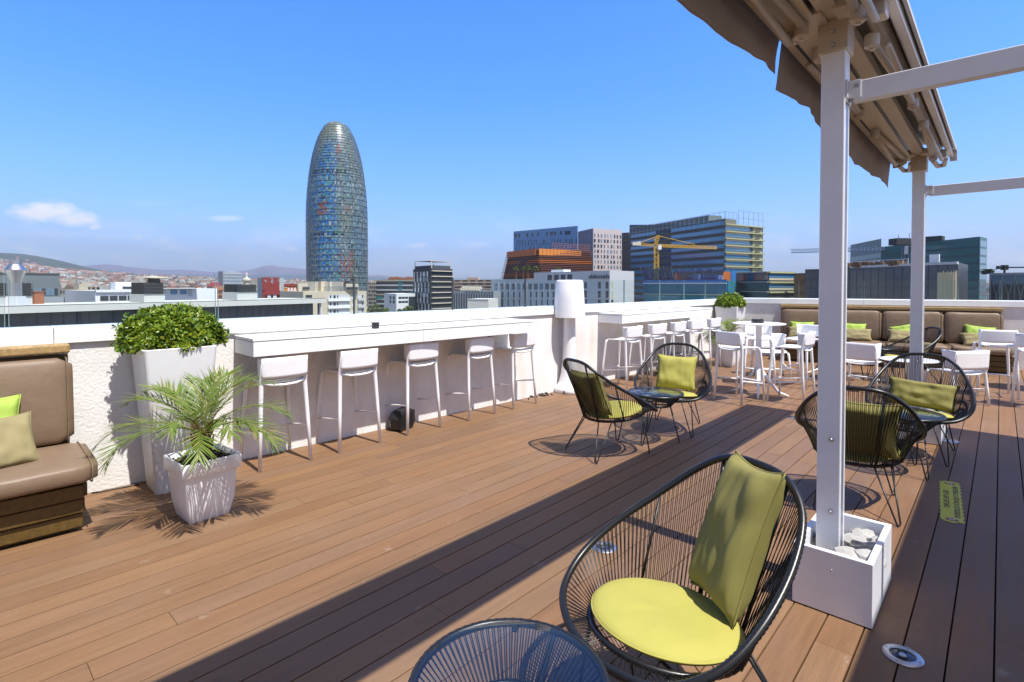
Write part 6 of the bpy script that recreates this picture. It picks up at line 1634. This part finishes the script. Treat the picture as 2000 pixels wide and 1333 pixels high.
while len(near) < 230 and tries < 9000:
    tries += 1; Y = 260 + 760 * r.random() ** .8; px = r.uniform(-60, 1010) if len(near) < 190 else r.uniform(1010, 2050); x = (px - CX) / F * Y; w = r.uniform(14, 30); d = r.uniform(12, 20)
    if Y < 420 and px > 700: continue
    if not free(x, Y, 14) or any(hypot(x - a, Y - b) < 17 for a, b in near): continue
    near.append((x, Y)); kd = r.choice(kinds); h = r.uniform(15, 27) if Y > 380 else r.uniform(12, 20)
    rot = r.choice([.05, .72, .75, -.8]) + r.uniform(-.05, .05); g = r.uniform(.8, 1.12)
    lb = kd[0] + (' in the distant city left of the tall rounded tower' if px < 640 else ' in the distant city right of the tall rounded tower')
    t = thing(kd[1], lb, 'building', (x, Y, gz(x, Y)), rot, kd[0] + ('s left of the tower' if px < 640 else 's right of the tower'))
    m = MB(); city_box(m, 0, 0, w, d, -1.0 if Y > 700 else -.5, h + 1, 0, tuple(q * g for q in kd[2]), 'tile' if (kd[1][:4] == 'terr' and r.random() < .6) else ('hut' if r.random() < .6 else None)); m.build('wall', M[r.choice(['facade', 'facade2'])], t)
m = MB()
for k in range(5200):
    Y = 950 + 2650 * r.random() ** .75; px = r.uniform(-250, 1400) if k < 4600 else r.uniform(1400, 2300)
    if px < 70 and r.random() < .5: Y = r.uniform(2400, 3950)
    x = (px - CX) / F * Y; z = gz(x, Y) - 2; h = r.uniform(9, 24); c = r.choice(tone); g = r.uniform(.7, 1.15)
    city_box(m, x, Y, r.uniform(12, 34), r.uniform(10, 22), z, h + 2, r.uniform(0, 3), tuple(q * g for q in c), r.choice([None, None, 'tile', 'hut']))
tag(m.build('distant_city', M['facade']), 'distant mass of cream and terracotta buildings climbing the far hillside', 'city', kind='stuff')
# ================================================================== sun, sky, camera
EL = radians(63.3); TS = Vector((.741, -.671, 0)).normalized() * cos(EL) + Vector((0, 0, sin(EL)))
sl = bpy.data.lights.new('sun', 'SUN'); sl.energy = 4.6; sl.angle = radians(.53); sl.color = (1.0, .965, .905)
so = bpy.data.objects.new('sun', sl); COL.objects.link(so); so.rotation_euler = TS.to_track_quat('Z', 'Y').to_euler(); so.location = (20, -20, 60)

w = bpy.data.worlds.new('World'); SC.world = w; w.use_nodes = True; nt = w.node_tree; bg = nt.nodes['Background']
sky = nt.nodes.new('ShaderNodeTexSky'); sky.sky_type = 'NISHITA'; sky.sun_disc = False; sky.sun_elevation = EL; sky.sun_rotation = atan2(TS.x, TS.y)
sky.altitude = 60; sky.air_density = 1.0; sky.dust_density = 1.2; sky.ozone_density = 2.0
def mth(op, *a):
    n = nt.nodes.new('ShaderNodeMath'); n.operation = op
    for i, v in enumerate(a):
        if isinstance(v, (int, float)): n.inputs[i].default_value = v
        else: nt.links.new(v, n.inputs[i])
    return n.outputs[0]
tc = nt.nodes.new('ShaderNodeTexCoord'); sp = nt.nodes.new('ShaderNodeSeparateXYZ'); nt.links.new(tc.outputs['Generated'], sp.inputs[0])
elev = mth('MAXIMUM', sp.outputs[2], 0.0)
# the photo's richer blue overhead: deepen the sky colour with height
rmp = nt.nodes.new('ShaderNodeValToRGB'); nt.links.new(elev, rmp.inputs['Fac'])
e = rmp.color_ramp.elements; e[0].position = 0.0; e[0].color = SKYR[0]; e[1].position = .6; e[1].color = SKYR[-1]
for p, c in zip((.06, .16, .32), SKYR[1:4]): k = e.new(p); k.color = c
dbl = nt.nodes.new('ShaderNodeVectorMath'); dbl.operation = 'SCALE'; dbl.inputs['Scale'].default_value = 2.0; nt.links.new(rmp.outputs[0], dbl.inputs[0])
# towards the sun side and overhead the sky is paler
pal = mth('MINIMUM', mth('ADD', mth('MINIMUM', mth('MAXIMUM', mth('MULTIPLY', mth('SUBTRACT', .30, sp.outputs[1]), 2.2), 0.0), 1.0), mth('MINIMUM', mth('MAXIMUM', mth('MULTIPLY', mth('SUBTRACT', sp.outputs[2], .50), 5.0), 0.0), 1.0)), 1.0)
pmx = nt.nodes.new('ShaderNodeMix'); pmx.data_type = 'RGBA'; nt.links.new(pal, pmx.inputs['Factor']); nt.links.new(dbl.outputs['Vector'], pmx.inputs['A']); pmx.inputs['B'].default_value = PALE
mul = nt.nodes.new('ShaderNodeMix'); mul.data_type = 'RGBA'; mul.blend_type = 'MULTIPLY'; mul.inputs['Factor'].default_value = 1
nt.links.new(sky.outputs[0], mul.inputs['A']); nt.links.new(pmx.outputs['Result'], mul.inputs['B'])
# clouds: one cumulus low over the hills, faint wisps along the horizon (directions on the sky, x/y and z/y)
yy = mth('MAXIMUM', sp.outputs[1], .05); ax = mth('DIVIDE', sp.outputs[0], yy); az = mth('DIVIDE', sp.outputs[2], yy); front = mth('GREATER_THAN', sp.outputs[1], .1)
cv = nt.nodes.new('ShaderNodeCombineXYZ'); nt.links.new(mth('MULTIPLY', ax, 1.0), cv.inputs[0]); nt.links.new(mth('MULTIPLY', az, 2.2), cv.inputs[1])
def nz(scale, detail, rough=.6):
    n = nt.nodes.new('ShaderNodeTexNoise'); n.inputs['Scale'].default_value = scale; n.inputs['Detail'].default_value = detail; n.inputs['Roughness'].default_value = rough; nt.links.new(cv.outputs[0], n.inputs['Vector']); return n.outputs['Fac']
n1, n2 = nz(16, 7), nz(7, 8, .65)
def blob(px, py, rx, ry, soft=1.0, amp=1.0):
    cx_, cz_ = (px - CX) / F, (558 - py) / F
    dx = mth('DIVIDE', mth('SUBTRACT', ax, cx_), rx / F); dz = mth('DIVIDE', mth('SUBTRACT', az, cz_), ry / F)
    d2 = mth('ADD', mth('MULTIPLY', dx, dx), mth('MULTIPLY', dz, dz))
    v = mth('SUBTRACT', mth('ADD', mth('SUBTRACT', 1.0, d2), mth('MULTIPLY', mth('SUBTRACT', n1, .5), 2.6)), 0.0)
    return mth('MULTIPLY', mth('MINIMUM', mth('MAXIMUM', mth('MULTIPLY', v, 1.1 * soft), 0.0), 1.0), amp)
bl = [blob(90, 414, 78, 24, 1.1), blob(140, 427, 56, 19, 1.0), blob(60, 424, 40, 10, .7, .8), blob(68, 420, 30, 9, 1, .8), blob(188, 444, 15, 7, .9, .7), blob(270, 464, 18, 8, .8, .55), blob(322, 470, 14, 8, .8, .45), blob(436, 427, 40, 6, .7, .5), blob(570, 487, 16, 8, .9, .6),
      blob(100, 458, 110, 9, .5, .4), blob(220, 462, 60, 9, .5, .35), blob(815, 480, 32, 7, .8, .5), blob(935, 478, 24, 7, .7, .4), blob(480, 495, 60, 8, .4, .35), blob(100, 392, 30, 6, .4, .3), blob(290, 398, 50, 6, .4, .25), blob(1585, 515, 60, 7, .4, .3)]
tot = bl[0]
for b_ in bl[1:]: tot = mth('MAXIMUM', tot, b_)
hz = mth('MULTIPLY', mth('MAXIMUM', mth('SUBTRACT', 1.0, mth('DIVIDE', mth('ABSOLUTE', mth('SUBTRACT', az, .07)), .075)), 0.0), mth('MAXIMUM', mth('SUBTRACT', n2, .48), 0.0))
tot = mth('MULTIPLY', mth('MAXIMUM', tot, mth('MULTIPLY', hz, 2.6)), front)
mx = nt.nodes.new('ShaderNodeMix'); mx.data_type = 'RGBA'; nt.links.new(mth('MULTIPLY', tot, .95), mx.inputs['Factor']); nt.links.new(mul.outputs['Result'], mx.inputs['A']); mx.inputs['B'].default_value = CLOUDC
nt.links.new(mx.outputs['Result'], bg.inputs['Color']); bg.inputs['Strength'].default_value = .15

if HAZE:
    m = MB(); m.bx(-9500, 9500, -60, 14800, GZ - 40, 900); hzm = bpy.data.materials.new('air'); hzm.use_nodes = True; n_ = hzm.node_tree; n_.nodes.remove(n_.nodes['Principled BSDF'])
    pv = n_.nodes.new('ShaderNodeVolumePrincipled'); pv.inputs['Color'].default_value = (.80, .88, 1.0, 1); pv.inputs['Density'].default_value = HAZE; pv.inputs['Anisotropy'].default_value = .3
    n_.links.new(pv.outputs[0], n_.nodes['Material Output'].inputs['Volume']); tag(m.build('haze', hzm), kind='stuff')

cam = bpy.data.cameras.new('camera'); co_ = bpy.data.objects.new('camera', cam); COL.objects.link(co_); SC.camera = co_
cam.sensor_width = 36; cam.lens = F / 2000 * 36; cam.shift_y = -(666.5 - CY) / 2000; cam.clip_start = .05; cam.clip_end = 60000
co_.location = (0, 0, EYE); co_.rotation_euler = (pi / 2 - PITCH, 0, 0)
SC.view_settings.view_transform = 'Standard'; SC.view_settings.look = 'None'; SC.view_settings.exposure = EXPO; SC.view_settings.gamma = 1
SC.render.engine = 'CYCLES'; cy = SC.cycles; cy.use_denoising = True; cy.max_bounces = 7; cy.diffuse_bounces = 3; cy.glossy_bounces = 3; cy.transmission_bounces = 4; cy.transparent_max_bounces = 12; cy.volume_bounces = 0
cy.caustics_reflective = False; cy.caustics_refractive = False; cy.sample_clamp_indirect = 6; cy.use_adaptive_sampling = True; cy.adaptive_threshold = .015
